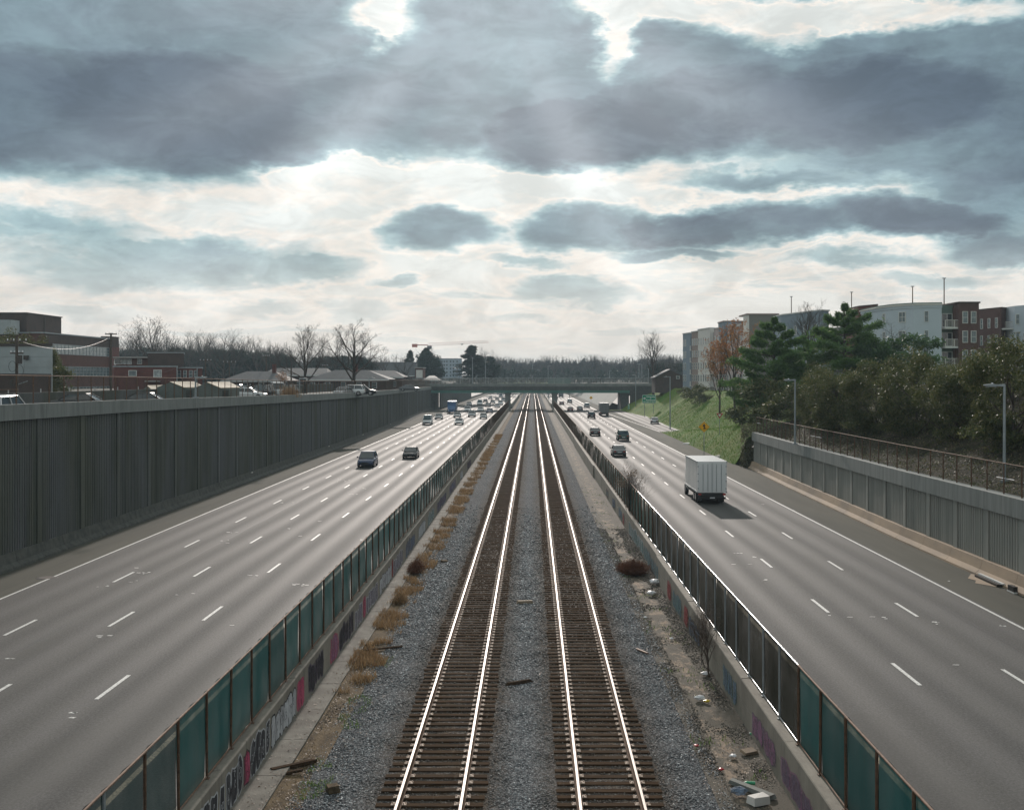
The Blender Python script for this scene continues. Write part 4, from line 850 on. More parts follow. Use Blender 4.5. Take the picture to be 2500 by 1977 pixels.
M0, M1 = (X_at(1908, 232), 232), (X_at(2004, 216), 216); quadblock(mbk, 'wall', 'blue_grey_stucco', [M0, M1, (X_at(2023, 217), 217), (X_at(2023, 217)+2, 232), (M0[0], 240)], 8, 22.75); quadblock(mbk, 'cornice', 'white_trim', [(M0[0]-.1, M0[1]-.2), (M1[0], M1[1]-.25), (X_at(2023, 217)+.2, 216.8), (X_at(2023, 217)+2, 232), (M0[0], 240)], 22.75, 22.98)
am = math.atan2(M1[1]-M0[1], M1[0]-M0[0])
for fl in range(4):
    for k in range(4): q = Vector(M0).lerp(Vector(M1), .12+.25*k); window(mbk, (q.x, q.y-.05, 18.6-FL*fl), am, 1.0, 1.8, glass='teal_glass')
# curved light-blue block with balconies and brick bay
cb = thing('apartment_block', 'light blue apartment block with rounded front and dark-topped roof above the shrubs', 'apartment building')
pts = [(X_at(2141, 194), 194), (X_at(2180, 188.5), 188.5), (X_at(2230, 185), 185), (X_at(2299, 184), 184)]
quadblock(cb, 'wall', 'light_blue_stucco', pts+[(pts[-1][0], 200), (pts[0][0], 205)], 8, 21.4); pr = lambda e: [(pts[0][0]-e, pts[0][1]-e), (pts[1][0]-e*.7, pts[1][1]-e), (pts[2][0]-e*.3, pts[2][1]-e), (pts[3][0]+e*.5, pts[3][1]-e), (pts[3][0]+e*.5, 200), (pts[0][0]-e, 205)]
quadblock(cb, 'frieze', 'light_blue_stucco', pr(.10), 21.4, 21.85); quadblock(cb, 'cornice', 'white_stucco', pr(.24), 21.85, 22.05); quadblock(cb, 'roof_edge', 'green_stucco', pr(.10), 22.05, 22.25)
for fl in range(4):
    z = Z_at(786, 186)-FL*fl
    for px, w, mu, sgm in ((2158.5, .95, (2, 2), 0), (2203, 1.35, (2, 2), 1), (2261.5, .62, (1, 2), 2)):
        p, q = pts[sgm], pts[sgm+1]; k = (px-VX)/F; dxy = (q[0]-p[0], q[1]-p[1]); s = (p[0]-k*p[1])/(k*dxy[1]-dxy[0]); c_ = (p[0]+dxy[0]*s, p[1]+dxy[1]*s)
        window(cb, (c_[0], c_[1]-.03, z-.05), math.atan2(dxy[1], dxy[0]), w if sgm != 1 else 1.4, 1.72, glass='teal_glass', mull=mu)
x0, x1 = X_at(2299, 186), X_at(2328, 186)
bb = thing('apartment_block', 'brick apartment bay with white-framed windows and stacked balconies beside the light blue block', 'apartment building')
quadblock(bb, 'recess_wall', 'green_stucco', [(x0+.02, 186.5), (x1+1.2, 186.5), (x1+1.2, 200), (x0+.02, 200)], 8, 21.9); quadblock(bb, 'recess_side', 'brick', [(x1, 185.4), (x1+.9, 184.2), (x1+.9, 186.4), (x1, 186.4)], 8, 21.6)
bx0, bx1 = X_at(2341, 184), X_at(2390, 184); quadblock(bb, 'wall', 'apt_brick', [(bx0, 184), (bx1, 184), (bx1+1.5, 198), (bx0, 198)], 8, 22.1); quadblock(bb, 'cornice', 'dark_brick', [(x1-.1, 185.0), (bx0, 183.75), (bx1+.15, 183.75), (bx1+1.6, 198), (x1, 198)], 22.1, 22.35)
for fl in range(4):
    z = Z_at(788, 184)-FL*fl
    for px in (2356, 2376.5): window(bb, (X_at(px, 184), 183.98, z-.1), 0, .85, 1.9, glass='teal_glass', depth=.12)
    window(bb, (x0+1.0, 186.45, z-.6), 0, 1.7, 2.2, glass='glass', mull=(2, 1), nm='balcony_door'); bal = quadblock(bb, 'balcony', 'white_trim', [(x0-.05, 184.3), (x0+2.85, 184.3), (x0+2.85, 186.4), (x0-.05, 186.4)], z-.95, z-.65); r_ = MB()
    for k in range(22): xx = x0+2.8*k/21; r_.box(xx-.012, xx+.012, 184.33, 184.36, z-.65, z+.42)
    for xx in (x0, x0+1.4, x0+2.8): r_.box(xx-.05, xx+.05, 184.32, 184.42, z-.65, z+.5)
    r_.box(x0-.05, x0+2.85, 184.32, 184.4, z+.42, z+.5); r_.build('railing', 'white_stucco', bal)
eb = thing('apartment_block', 'farther brown brick apartment block at the right edge behind the glossy tree', 'apartment building')
E0, E1 = (X_at(2389, 213), 213), (X_at(2444, 206), 206); quadblock(eb, 'wall', 'apt_brick', [E0, E1, (X_at(2466, 209), 209), (X_at(2466, 209), 222), (E0[0], 222)], 8, 22.6); quadblock(eb, 'cornice', 'dark_brick', [(E0[0], E0[1]-.2), (E1[0]+.1, E1[1]-.2), (X_at(2467, 209), 208.9), (X_at(2466, 209), 222), (E0[0], 222)], 22.6, 22.85)
quadblock(eb, 'pale_wall', 'light_blue_stucco', [(X_at(2477, 204), 204), (X_at(2620, 190), 190), (X_at(2620, 190), 215), (X_at(2477, 204), 215)], 8, 22.9); ea = math.atan2(E1[1]-E0[1], E1[0]-E0[0])
for fl in range(4):
    z = Z_at(800, 209)-FL*fl
    for px in (2397, 2415.5, 2433.5): s = (px-2389)/55; window(eb, (E0[0]+(E1[0]-E0[0])*s, E0[1]+(E1[1]-E0[1])*s-.04, z-.1), ea, .8, 1.8, glass='teal_glass')
    window(eb, (X_at(2488, 203), 202.9, z+.3), -.08, 1.3, 1.8, glass='teal_glass', mull=(2, 2)); b_ = bx('balcony', 'white_trim', X_at(2446, 206), X_at(2478, 206), 204.5, 207, z-.5, z-.25, eb); r_ = MB()
    for k in range(14): xx = X_at(2446, 206)+2.2*k/13; r_.box(xx-.015, xx+.015, 204.52, 204.56, z-.25, z+.8)
    r_.box(X_at(2446, 206), X_at(2478, 206), 204.5, 204.58, z+.8, z+.88); r_.build('railing', 'white_stucco', b_)
rb2 = thing('apartment_block', 'small red brick section between the big pine and the light blue block', 'apartment building'); quadblock(rb2, 'wall', 'red_brick', [(X_at(2095, 204), 204), (X_at(2143, 199), 199), (X_at(2143, 199), 212), (X_at(2095, 204), 212)], 8, Z_at(746, 200)); quadblock(rb2, 'cornice', 'dark_brick', [(X_at(2095, 204), 203.8), (X_at(2143, 199), 198.8), (X_at(2143, 199), 212), (X_at(2095, 204), 212)], Z_at(746, 200), Z_at(746, 200)+.2)
pg = thing('parking_garage', 'parking deck hidden behind the apartments that carries the roof lamps', 'parking garage'); bx('deck', 'bridge_concrete', 62, 92, 236, 308, 6, 20.6, pg); bx('ramp_wall', 'bridge_concrete', 58, 62, 262, 308, 6, 20.4, pg)
for i, (px, pt, y) in enumerate([(1932, 724, 300), (2079, 713, 280), (2228, 699, 248), (2305, 679, 238)]):
    z1 = Z_at(pt, y); t = thing('roof_lamp', ['roof lamp pole above the bare tree, first from the left', 'roof lamp pole above the big pine', 'roof lamp pole over the light blue rounded block', 'tallest roof lamp pole above the balconies'][i], 'lamp pole', (X_at(px, y), y, 20.6)); MB().tube((0, 0, 0), (0, 0, z1-20.6), .13, .10, n=6).build('pole', 'rusty_steel', t); MB().box(-.32, .32, -.2, .2, z1-20.72, z1-20.55).build('lamp_head', 'lamp_steel', t)
hb = thing('house', 'low brick house with a gable roof left of the pastel apartments', 'house'); y = 330; xa, xb = X_at(1600, y), X_at(1672, y); b = MB(); zr_ = Z_at(903, y); ze = Z_at(922, y); xm = X_at(1637, y); b.prism([(xa, 6), (xb, 6), (xb, ze), (xm, zr_), (xa, ze)], y, y+10); b.build('wall', 'dark_brick', hb)
b = MB(); b.prism([(xa-.4, ze-.2), (xm, zr_), (xm, zr_+.25), (xa-.4, ze+.05)], y-.4, y+10.3); b.prism([(xm, zr_), (xb+.4, ze-.2), (xb+.4, ze+.05), (xm, zr_+.25)], y-.4, y+10.3); b.build('roof', 'grey_roof', hb); window(hb, (X_at(1655, y), y-.02, Z_at(925, y)), 0, 1.0, .95, glass='teal_glass')

# --- left side: service road kerb wall, warehouse, workshops, sheds, houses
lw = thing('parapet_wall', 'low concrete wall beyond the service road on the left', 'wall')
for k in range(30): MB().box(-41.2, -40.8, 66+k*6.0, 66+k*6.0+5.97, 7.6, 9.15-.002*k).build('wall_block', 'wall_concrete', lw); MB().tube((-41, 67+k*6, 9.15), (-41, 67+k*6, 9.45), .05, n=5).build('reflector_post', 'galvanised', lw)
pb = thing('warehouse', 'windowless pale block warehouse at the left edge with faint panel joints', 'warehouse'); y = 128; xr = X_at(126, y); zt = Z_at(845, y)
for r in range(5):
    z0, z1 = 8+(zt-8)*r/5, 8+(zt-8)*(r+1)/5
    for c_ in range(7):
        x1 = xr-c_*3.0; x0 = x1-3.0; MB().box(x0+.012, x1-.012, y, y+.3, z0+.012, z1-.012).build('wall_panel', 'pale_block', pb)
quadblock(pb, 'wall', 'pale_block', [(xr-30, y+.25), (xr-.05, y+.25), (X_at(124, y+12), y+12), (xr-30, y+12)], 7.5, zt-.02); quadblock(pb, 'roof_edge', 'dark_steel', [(xr-30, y-.12), (xr+.15, y-.12), (X_at(126, y+12), y+12), (xr-30, y+12)], zt, zt+.28)
b = MB(); 
for k in range(7): b.box(X_at(60, y), X_at(71, y), y-.06, y-.01, Z_at(952, y)+k*.11, Z_at(952, y)+k*.11+.06)
b.build('vent', 'dark_steel', pb); MB().box(X_at(60, y)-.05, X_at(71, y)+.1, y-.005, y+.001, Z_at(954, y), Z_at(936, y)).build('vent_frame', 'grey_stucco', pb); MB().box(X_at(60, y), X_at(70, y), y-.3, y, Z_at(878, y), Z_at(868, y)).build('meter_box', 'dark_steel', pb)
bx('brick_annex', 'dark_brick', X_at(-60, 118), X_at(36, 118), 118, 127, 7.6, Z_at(912, 118), pb)
# brick factory with ribbon windows (face parallel to the highway)
fa = thing('brick_factory', 'dark brick factory with long ribbon windows and a rooftop block on the left', 'factory'); XF = -99.0
quadblock(fa, 'wall', 'brick', [(XF, 235.7), (XF, 272), (XF-34, 272), (XF-34, 235.7)], 7, 19.3); MB().box(XF-34.2, XF+.25, 235.45, 272.2, 19.3, 19.55).build('roof_edge', 'lamp_steel', fa)
MB().box(XF-.02, XF+.06, 236.0, 271.8, 16.9, 19.28).build('parapet_band', 'dark_brick', fa)
for r, zt_ in enumerate((Z_at(848, 271), Z_at(892, 271), Z_at(938, 271))):
    for k in range(17):
        yy_ = 239.2+k*1.98; window(fa, (XF+.02, yy_, zt_-2.55+(.4 if r == 0 else 0)), R(90), 1.92, 2.1, frame='lamp_steel', glass='pale_glass' if r == 0 and k < 16 else 'teal_glass', mull=(1, 3))
quadblock(fa, 'rooftop_block', 'dark_brick', [(-103, 236.9), (-103, 254.3), (-140, 254.3), (-140, 236.9)], 19, 23.4); MB().box(-103.2, -102.85, 245.2, 245.6, 19, 23.5).build('downpipe', 'dark_steel', fa); MB().box(-140, -102.8, 236.6, 254.5, 23.4, 23.6).build('roof_edge', 'dark_steel', fa)
bx('rooftop_hut', 'pale_block', X_at(-60, 234), X_at(37, 234), 232, 236, 19, Z_at(782, 234), fa); quadblock(fa, 'brick_pier', 'red_brick', [(XF+.6, 272.1), (XF+.6, 277), (XF-2, 277), (XF-2, 272.1)], 7, 17.5); quadblock(fa, 'brick_pier', 'dark_brick', [(XF+.55, 272.15), (XF+.55, 276.9), (XF-2, 276.9), (XF-2, 272.15)], 17.5, 20.0); MB().box(XF+.62, XF+.66, 273.4, 275.4, Z_at(890, 274), Z_at(882, 274)).build('notice_board', 'sign_white', fa)
ws = thing('workshop', 'single-storey dark red brick workshop with two pale windows behind the fence', 'workshop'); y = 200
wedge = lambda nm, m, p0, p1, ya, yb, z0, z1, par, g=0: quadblock(par, nm, m, [(X_at(p0, ya)-g, ya-g), (X_at(p1, ya)+g, ya-g), (X_at(p1, yb)+g, yb), (X_at(p0, ya)-g, yb)], z0, z1)
wedge('wall', 'red_brick', 278, 432, y, y+14, 7, Z_at(896, y), ws); wedge('roof_edge', 'lamp_steel', 278, 432, y, y+14, Z_at(896, y), Z_at(893, y), ws, .15); quadblock(ws, 'side_wing', 'red_brick', [(X_at(432, y)+.1, y+2), (X_at(494, y+2), y+2), (X_at(494, y+14), y+14), (X_at(432, y+14)+.2, y+14)], 7, Z_at(896, y)-.2); quadblock(ws, 'roof_edge', 'lamp_steel', [(X_at(432, y)+.2, y+1.85), (X_at(495, y+2), y+1.85), (X_at(495, y+14), y+14), (X_at(432, y+14)+.3, y+14)], Z_at(896, y)-.2, Z_at(893, y)-.2)
for px, w, h, g_ in ((324, 1.4, 1.0, 'teal_glass'), (385, 1.4, 1.4, 'pale_glass')): window(ws, (X_at(px, y), y-.02, Z_at(918, y)-(.3 if px > 350 else 0)), 0, w, h, glass=g_, mull=(1, 1))
for px in (438, 452, 466, 478): window(ws, (X_at(px, y+2), y+1.97, Z_at(921, y)), 0, .6, 1.2, glass='teal_glass')
bx('canopy', 'pale_roof', X_at(360, y), X_at(392, y), y-1.5, y-.1, Z_at(932, y), Z_at(929, y), ws)
for px in (433, 474): MB().tube((X_at(px, y), y-.2+(2 if px > 440 else 0), 7), (X_at(px, y), y-.2+(2 if px > 440 else 0), Z_at(896, y)), .09, n=5).build('downpipe', 'lamp_steel', ws)
w2 = thing('workshop', 'two-storey brick building with a flat pale roof behind the workshop', 'workshop'); y = 222
wedge('wall', 'dark_brick', 361, 449, y, y+14, 7, Z_at(862, y), w2); wedge('roof_edge', 'lamp_steel', 361, 449, y, y+14, Z_at(862, y), Z_at(860, y), w2, .15); bx('wing', 'brick', X_at(279, y), X_at(361, y)-.02, y+1, y+14, 7, Z_at(874, y), w2); bx('roof_slab', 'pale_roof', X_at(278, y), X_at(361, y), y-.6, y+14, Z_at(874, y), Z_at(871, y), w2)
for px, w, g_ in ((288, 1.3, 'glass'), (303, 1.2, 'pale_glass'), (316, 1.0, 'pale_glass'), (341, .9, 'teal_glass')): window(w2, (X_at(px, y+1), y+.97, Z_at(889, y)), 0, w, 1.0, glass=g_, mull=(1, 1))
for i, (px0, px1, y, zt_, m) in enumerate([(382, 474, 125, 933, 'shed_wall'), (474, 561, 122, 934, 'shed_wall'), (345, 384, 132, 942, 'shed_wall')]):
    t = thing('shed', ['grey-green gabled storage shed with tan roof, middle of three', 'grey-green gabled storage shed with tan roof, right one of three', 'small grey shed partly hidden, left one of three'][i], 'shed'); xa, xb = X_at(px0, y), X_at(px1, y); xm = xa+(xb-xa)*.36; ze = Z_at(zt_+13, y); zr_ = Z_at(zt_, y)
    b = MB(); b.prism([(xa, 7.5), (xm*2-xa, 7.5), (xm*2-xa, ze), (xm, zr_), (xa, ze)], y, y+.1); b.box(xa, xm*2-xa, y+.1, y+5, 7.5, ze); b.box(xm*2-xa, xb, y+.1, y+4, 7.5, ze-.05); b.build('wall', m, t)
    b = MB(); b.hexa([(xm, y-.1, zr_), (xm*2-xa+.1, y-.1, ze-.05), (xb+.1, y+4, ze-.05), (xm+(xb-xm)*.55, y+4, zr_), (xm, y-.1, zr_+.08), (xm*2-xa+.1, y-.1, ze+.03), (xb+.1, y+4, ze+.03), (xm+(xb-xm)*.55, y+4, zr_+.08)]); b.build('roof', 'tan_roof', t)
    bx('door', 'foot_concrete', xm*2-xa+.25, xm*2-xa+.9, y+.05, y+.12, 7.6, ze-.25, t)
def house(label, px0, px1, y, ridge, eave, hip, m='dark_brick', rm='grey_roof', depth=12, base=7.2, chim=None, facing='white_trim'):
    t = thing('house', label, 'house'); xa, xb = X_at(px0, y), X_at(px1, y); zr_, ze = Z_at(ridge, y), Z_at(eave, y); h_ = hip*(xb-xa); bx('wall', m, xa+.5, xb-.5, y+.5, y+depth-.5, base, ze, t)
    b = MB(); P = [(xa, y, ze), (xb, y, ze), (xb, y+depth, ze), (xa, y+depth, ze), (xa+h_, y+depth/2, zr_), (xb-h_, y+depth/2, zr_)]; b.v = P; b.f = [(0, 1, 5, 4), (1, 2, 5), (2, 3, 4, 5), (3, 0, 4), (0, 3, 2, 1)]; b.mi = [0]*5; b.build('roof', rm, t); bx('fascia', facing, xa, xb, y-.04, y, ze-.28, ze, t)
    if chim: bx('chimney', 'red_brick', X_at(chim[0], y), X_at(chim[1], y), y+depth*.4, y+depth*.4+1, ze, Z_at(chim[2], y), t)
    n = int((xb-xa)/3.2)
    for k in range(n): window(t, (xa+1.4+k*3.2, y+.48, base+.9), 0, 1.1, 1.3, glass='teal_glass')
    return t
house('low house with a wide grey hip roof behind the parked cars', 538, 700, 225, 906, 929, .28, chim=(651, 659, 888))
house('house with a long pale grey roof behind the left big bare tree', 640, 800, 262, 898, 915, .08, rm='grey_roof')
house('house with a steep grey roof and orange chimney below the right big bare tree', 745, 950, 240, 903, 926, .30, chim=(857, 864, 888))
house('pale-roofed low house between the two big bare trees', 820, 985, 285, 904, 920, .18, rm='grey_roof')
ch = house('long steep-roofed brick hall with a pale gable at its right end', 900, 1012, 400, 883, 917, .01, m='brick', depth=16, base=7)
y = 400; ca = thing('annex', 'narrow brick and white annex beside the steep-roofed hall', 'annex'); bx('wall', 'brick', X_at(1013, y), X_at(1032, y), y+1, y+10, 7, Z_at(897, y), ca); bx('white_panel', 'white_stucco', X_at(1015, y), X_at(1031, y), y+.9, y+1, Z_at(922, y), Z_at(903, y), ca); bx('roof', 'pale_roof', X_at(1011, y), X_at(1034, y), y+.4, y+10.2, Z_at(898.5, y), Z_at(896.5, y), ca)
house('low cream-roofed bungalow at the left end of the bridge', 1030, 1072, 398, 917, 928, .35, m='brick', rm='pale_roof', base=7)
fb = thing('apartment_tower', 'distant pale blue six-storey apartment building between dark conifers', 'apartment building'); y = 900; xa, xb = X_at(1048, y), X_at(1125, y); bx('wall', 'blue_grey_stucco', xa, xb, y, y+15, 5, Z_at(876, y), fb); bx('roof_edge', 'dark_steel', xa-.3, xb+.3, y-.3, y+15, Z_at(876, y), Z_at(875, y), fb)
for fl in range(6):
    for px in (1062, 1069, 1079, 1085, 1091, 1100, 1107, 1116): window(fb, (X_at(px, y), y-.05, Z_at(885, y)-fl*2.75), 0, 1.5, 1.6, frame='light_blue_stucco', glass='glass', mull=(1, 1))
# crane
cr_ = thing('tower_crane', 'orange-red tower crane with a long lattice jib on the horizon', 'crane'); y = 1000; xm = X_at(1045, y); zj = Z_at(846, y); px_m = y/F
bx('mast', 'dark_steel', xm-.8, xm+.8, y-.8, y+.8, 6, zj, cr_); bx('cab', 'dark_steel', xm-.6, xm+3.2, y-1.5, y+.5, zj-2.2, zj+.6, cr_); b = MB(); x1 = X_at(1192, y)
b.tube((xm, y, zj+.6), (x1, y, zj+3.4), .13, n=4); b.tube((xm, y, zj+2.9), (x1-2, y, zj+5.0), .10, n=4)
for k in range(26): s = k/26; xa = xm+(x1-xm)*s; b.tube((xa, y, zj+.6+2.8*s), (xa+1.1, y, zj+2.9+2.1*s), .06, n=3); b.tube((xa+1.1, y, zj+2.9+2.1*s), (xa+2.1, y, zj+.7+2.8*s), .10, n=3)
b.build('jib', 'crane_red', cr_); b = MB(); b.tube((xm, y, zj+1.2), (X_at(1006, y), y, zj+1.5), .5, n=4); b.build('counter_jib', 'crane_red', cr_); bx('counterweight', 'crane_red', X_at(1006, y), X_at(1019, y), y-.8, y+.8, zj-.6, zj+2.2, cr_); bx('trolley', 'dark_steel', X_at(1126, y), X_at(1130, y), y-.6, y+.6, zj+1.4, zj+2.4, cr_)
# utility poles and wires
def upole(label, x, y, z0, z1, arms=((-.3, 1.6),), stuff_=()):
    t = thing('utility_pole', label, 'utility pole', (x, y, z0)); h = z1-z0; MB().tube((0, 0, 0), (0, 0, h), .17, .12, n=7).build('pole', 'pole_wood', t)
    for dz, w in arms:
        MB().box(-w/2, w/2, -.07, .07, h+dz-.07, h+dz+.07).build('crossarm', 'pole_wood', t)
        for k in (-.45, -.15, .15, .45): MB().tube((k*w, 0, h+dz+.07), (k*w, 0, h+dz+.25), .05, n=5).build('insulator', 'plastic_white', t)
    for (dx_, dz, r, hh) in stuff_: MB().tube((dx_, -.2, h+dz), (dx_, -.2, h+dz+hh), r, n=8).build('transformer', 'dark_steel', t)
    return t
u1 = upole('cluttered utility pole with transformer and cable loops before the pale warehouse', X_at(41, 108), 108, 7.8, Z_at(820, 108), ((-.5, 1.9), (-1.6, 1.2)), ((.35, -2.6, .24, .8), (-.4, -4.6, .18, .6)))
for (dx_, dz, r) in ((-.3, 3.6, .5), (.35, 3.2, .55), (.4, 2.0, .35), (-.25, 2.2, .4)):
    b = MB(); p = [(dx_+r*.7*math.cos(k*.628), -.25, dz+r*math.sin(k*.628)) for k in range(11)]
    for a_, c_ in zip(p, p[1:]): b.tube(a_, c_, .02, n=3)
    b.build('cable_loop', 'wire', u1)
MB().tube((0, 0, 1.9), (1.0, 0, 2.25), .04, n=5).build('lamp_arm', 'lamp_steel', u1)
u2 = upole('tall ivy-wrapped utility pole in front of the brick factory corner', X_at(271, 150), 150, 7.8, Z_at(813, 150), ((-.15, 1.5),))
u3 = [upole('slim pole behind the sheds, leaning left', X_at(502, 215), 215, 7.5, Z_at(875, 215), ((-.4, 2.2),)), upole('dark utility pole with a wide crossarm in front of the woods', X_at(560, 260), 260, 7.4, Z_at(880, 260), ((-.4, 3.0),)), upole('grey utility pole beside the left house chimney', X_at(650, 235), 235, 7.4, Z_at(866, 235), ((-.3, 1.4),)), upole('pole at the left of the big bare tree by the shrubs', X_at(711, 200), 200, 7.4, Z_at(898, 200), ()), upole('lone pole left of the right big bare tree', X_at(794, 290), 290, 7.3, Z_at(890, 290), ((-.3, 1.3),))]
def wire(a, b, sag=.8, n=10, lab=None):
    m = MB(); p = [Vector(a).lerp(Vector(b), k/n)-Vector((0, 0, sag*4*(k/n)*(1-k/n))) for k in range(n+1)]
    for q, r in zip(p, p[1:]): m.tube(q, r, .018 if q.y < 300 else .03, n=3, caps=False)
    m.build('overhead_wire', 'wire', label=lab, category='wire')
wire((X_at(271, 150), 150, Z_at(822, 150)), (X_at(41, 108), 108, Z_at(830, 108)), 1.2, lab='overhead wire from the cluttered pole to the ivy-wrapped pole')
wire((X_at(271, 150), 150, Z_at(870, 150)), (X_at(432, 200), 200, Z_at(896, 200)), 1.6, lab='pale drooping wire from the ivy-wrapped pole to the workshop')
wire((X_at(502, 215), 215, Z_at(878, 215)), (X_at(560, 260), 260, Z_at(882, 260)), .8, lab='wire between the leaning slim pole and the wide crossarm pole')
wire((X_at(449, 222), 222, Z_at(872, 222)), (X_at(502, 215), 215, Z_at(878, 215)), .5, lab='short wire from the two-storey brick building to the slim pole')
# ------------------------------------------------------------------ vegetation
def skel(h, seed, spread=.5, trunk=.25, limbs=6, kids=(5, 5, 4), r0=None, up=.55, droop=0.0, start=.0, curve=.12, lenr=.55):
    """branch skeleton: array of (p0, p1, r0, r1)"""
    rg = np.random.default_rng(seed); out = []; r0 = r0 or h*.022
    def branch(p, d, L_, r, lv, nseg):
        pts = [p]; q = p.copy(); dd = d/np.linalg.norm(d)
        for k in range(nseg):
            dd = dd+rg.normal(0, curve, 3)+np.array([0, 0, up*.16-droop*.25]); dd /= np.linalg.norm(dd); q = q+dd*L_/nseg; pts.append(q)
        for k in range(nseg): out.append((*pts[k], *pts[k+1], r*(1-.75*k/nseg), r*(1-.75*(k+1)/nseg)))
        if lv < len(kids):
            for c in range(kids[lv]):
                t = .25+.75*(c+rg.random()*.8)/kids[lv]; t = min(t, .98); i = min(int(t*nseg), nseg-1); f = t*nseg-i; b = pts[i]+(pts[i+1]-pts[i])*f
                perp = np.cross(dd, rg.normal(0, 1, 3)); perp /= np.linalg.norm(perp)+1e-6; nd = dd*(.75)+perp*(.65+.25*rg.random())+np.array([0, 0, up*.25-droop*.3])
                branch(b, nd, L_*lenr*(1.1-.45*t)*(.8+.4*rg.random()), max(r*.5*(1-.5*t), h*.0009), lv+1, 3 if lv < 1 else 2)
    tr = h*trunk; lean = rg.normal(0, .02, 2); top = np.array([lean[0]*h, lean[1]*h, h*.62])
    out.append((0, 0, 0, top[0]*.4, top[1]*.4, tr, r0, r0*.8)); out.append((top[0]*.4, top[1]*.4, tr, *top, r0*.8, r0*.35))
    for k in range(limbs):
        z = tr+(top[2]-tr)*(k/limbs)**1.1; f = z/top[2]; a_ = k*2.4+rg.random()*.7; p = np.array([top[0]*f, top[1]*f, z]); el_ = up+.5*f
        d = np.array([math.cos(a_)*spread*1.6, math.sin(a_)*spread*1.6, el_]); branch(p, d, h*(.62-.24*f)*(.85+.3*rg.random()), r0*.5*(1-.35*f), 0, 4)
    branch(top, np.array([0, 0, 1.0]), h*.36, r0*.35, 0, 3)
    return np.array(out)
def tubes(segs, n=3):
    a_ = segs[:, 0:3]; b_ = segs[:, 3:6]; d = b_-a_; d /= np.linalg.norm(d, axis=1)[:, None]+1e-9
    ref = np.where(np.abs(d[:, 2:3]) < .9, np.array([[0, 0, 1.0]]), np.array([[1.0, 0, 0]])); u = np.cross(d, ref); u /= np.linalg.norm(u, axis=1)[:, None]+1e-9; w = np.cross(d, u)
    V = []
    for c_, r in ((a_, segs[:, 6]), (b_, segs[:, 7])):
        for k in range(n): t = 2*math.pi*k/n; V.append(c_+(u*math.cos(t)+w*math.sin(t))*r[:, None])
    V = np.stack(V, 1).reshape(-1, 3); f = np.array([(k, (k+1) % n, n+(k+1) % n, n+k) for k in range(n)]); return V, (np.arange(len(segs))[:, None, None]*2*n+f[None]).reshape(-1, 4)
def leaves(P, size, asp=.6, flat=0.0, rg=rng, droop=0):
    """one quad per point"""
    n = len(P); s = size*rg.uniform(.6, 1.3, n)[:, None]; nr = rg.normal(0, 1, (n, 3)); nr[:, 2] += flat*3; nr /= np.linalg.norm(nr, axis=1)[:, None]
    t = np.cross(nr, rg.normal(0, 1, (n, 3))); t /= np.linalg.norm(t, axis=1)[:, None]; b = np.cross(nr, t)
    V = np.stack([P-t*s, P-b*s*asp*.5, P+t*s, P+b*s*asp*.5], 1).reshape(-1, 3); return V, np.arange(4*n).reshape(n, 4)
def clumps(c, rad, n_cl, n_leaf, cr=.28, rg=rng, shell=.75, flatz=1.0):
    """leaf positions: sub-clumps spread over an ellipsoid crown"""
    d = rg.normal(0, 1, (n_cl, 3)); d /= np.linalg.norm(d, axis=1)[:, None]; d *= (shell+(1-shell)*rg.random((n_cl, 1)))*rg.uniform(.75, 1.08, (n_cl, 1)); C_ = np.array(c)+d*np.array(rad)
    k = rg.integers(0, n_cl, n_leaf); e = rg.normal(0, 1, (n_leaf, 3)); e /= np.linalg.norm(e, axis=1)[:, None]; rr = rg.random((n_leaf, 1))**.45
    return C_[k]+e*rr*np.array(rad)*cr*rg.uniform(.7, 1.25, n_cl)[k][:, None]*np.array([1, 1, flatz])
TR = {}
def tree_from(key, trunk_segs, tm, leafP=None, lm=None, lsz=.2, asp=.6, flat=0, tn=3):
    V, f = tubes(trunk_segs, tn); big = trunk_segs[:, 6] > trunk_segs[:, 6].max()*.10
    a_ = npmesh('trunk', *tubes(trunk_segs[big], 5), tm, smooth=True) if big.any() else None
    b_ = npmesh('branches', *tubes(trunk_segs[~big], tn), tm) if (~big).any() else None
    c_ = npmesh('crown', *leaves(leafP, lsz, asp, flat), lm) if leafP is not None else None
    TR[key] = (a_, b_, c_)
def tree(name, key, label, cat, loc, s=1.0, rz=None, group=None, sx=1.0, h=1.0):
    t = thing(name, label, cat, loc, random.uniform(0, 6.28) if rz is None else rz, group); t.scale = (s*sx, s*sx, s*h)
    for me, nm in zip(TR[key], ('trunk', 'branches', 'crown')):
        if me is not None: link(nm, me, t)
    return t
# bare deciduous trees (unit height 10 m)
for k in range(4): tree_from('bare%d' % k, skel(10, 20+k, spread=.42+.05*k, limbs=7, kids=(5, 4, 4), up=.8, trunk=.22), 'far_twig')
tree_from('big0', skel(10, 41, spread=.55, limbs=9, kids=(6, 5, 4, 3), up=.62, trunk=.16, r0=.24, lenr=.52), 'bark')
tree_from('big1', skel(10, 42, spread=.58, limbs=9, kids=(6, 5, 4, 3), up=.66, trunk=.16, r0=.26, lenr=.52), 'bark')
tree_from('tall', skel(10, 43, spread=.30, limbs=8, kids=(5, 5, 4), up=.85, trunk=.3, r0=.2), 'bark')
tree_from('small', skel(10, 44, spread=.5, limbs=6, kids=(5, 4, 3), up=.7, trunk=.1, r0=.2), 'bark')
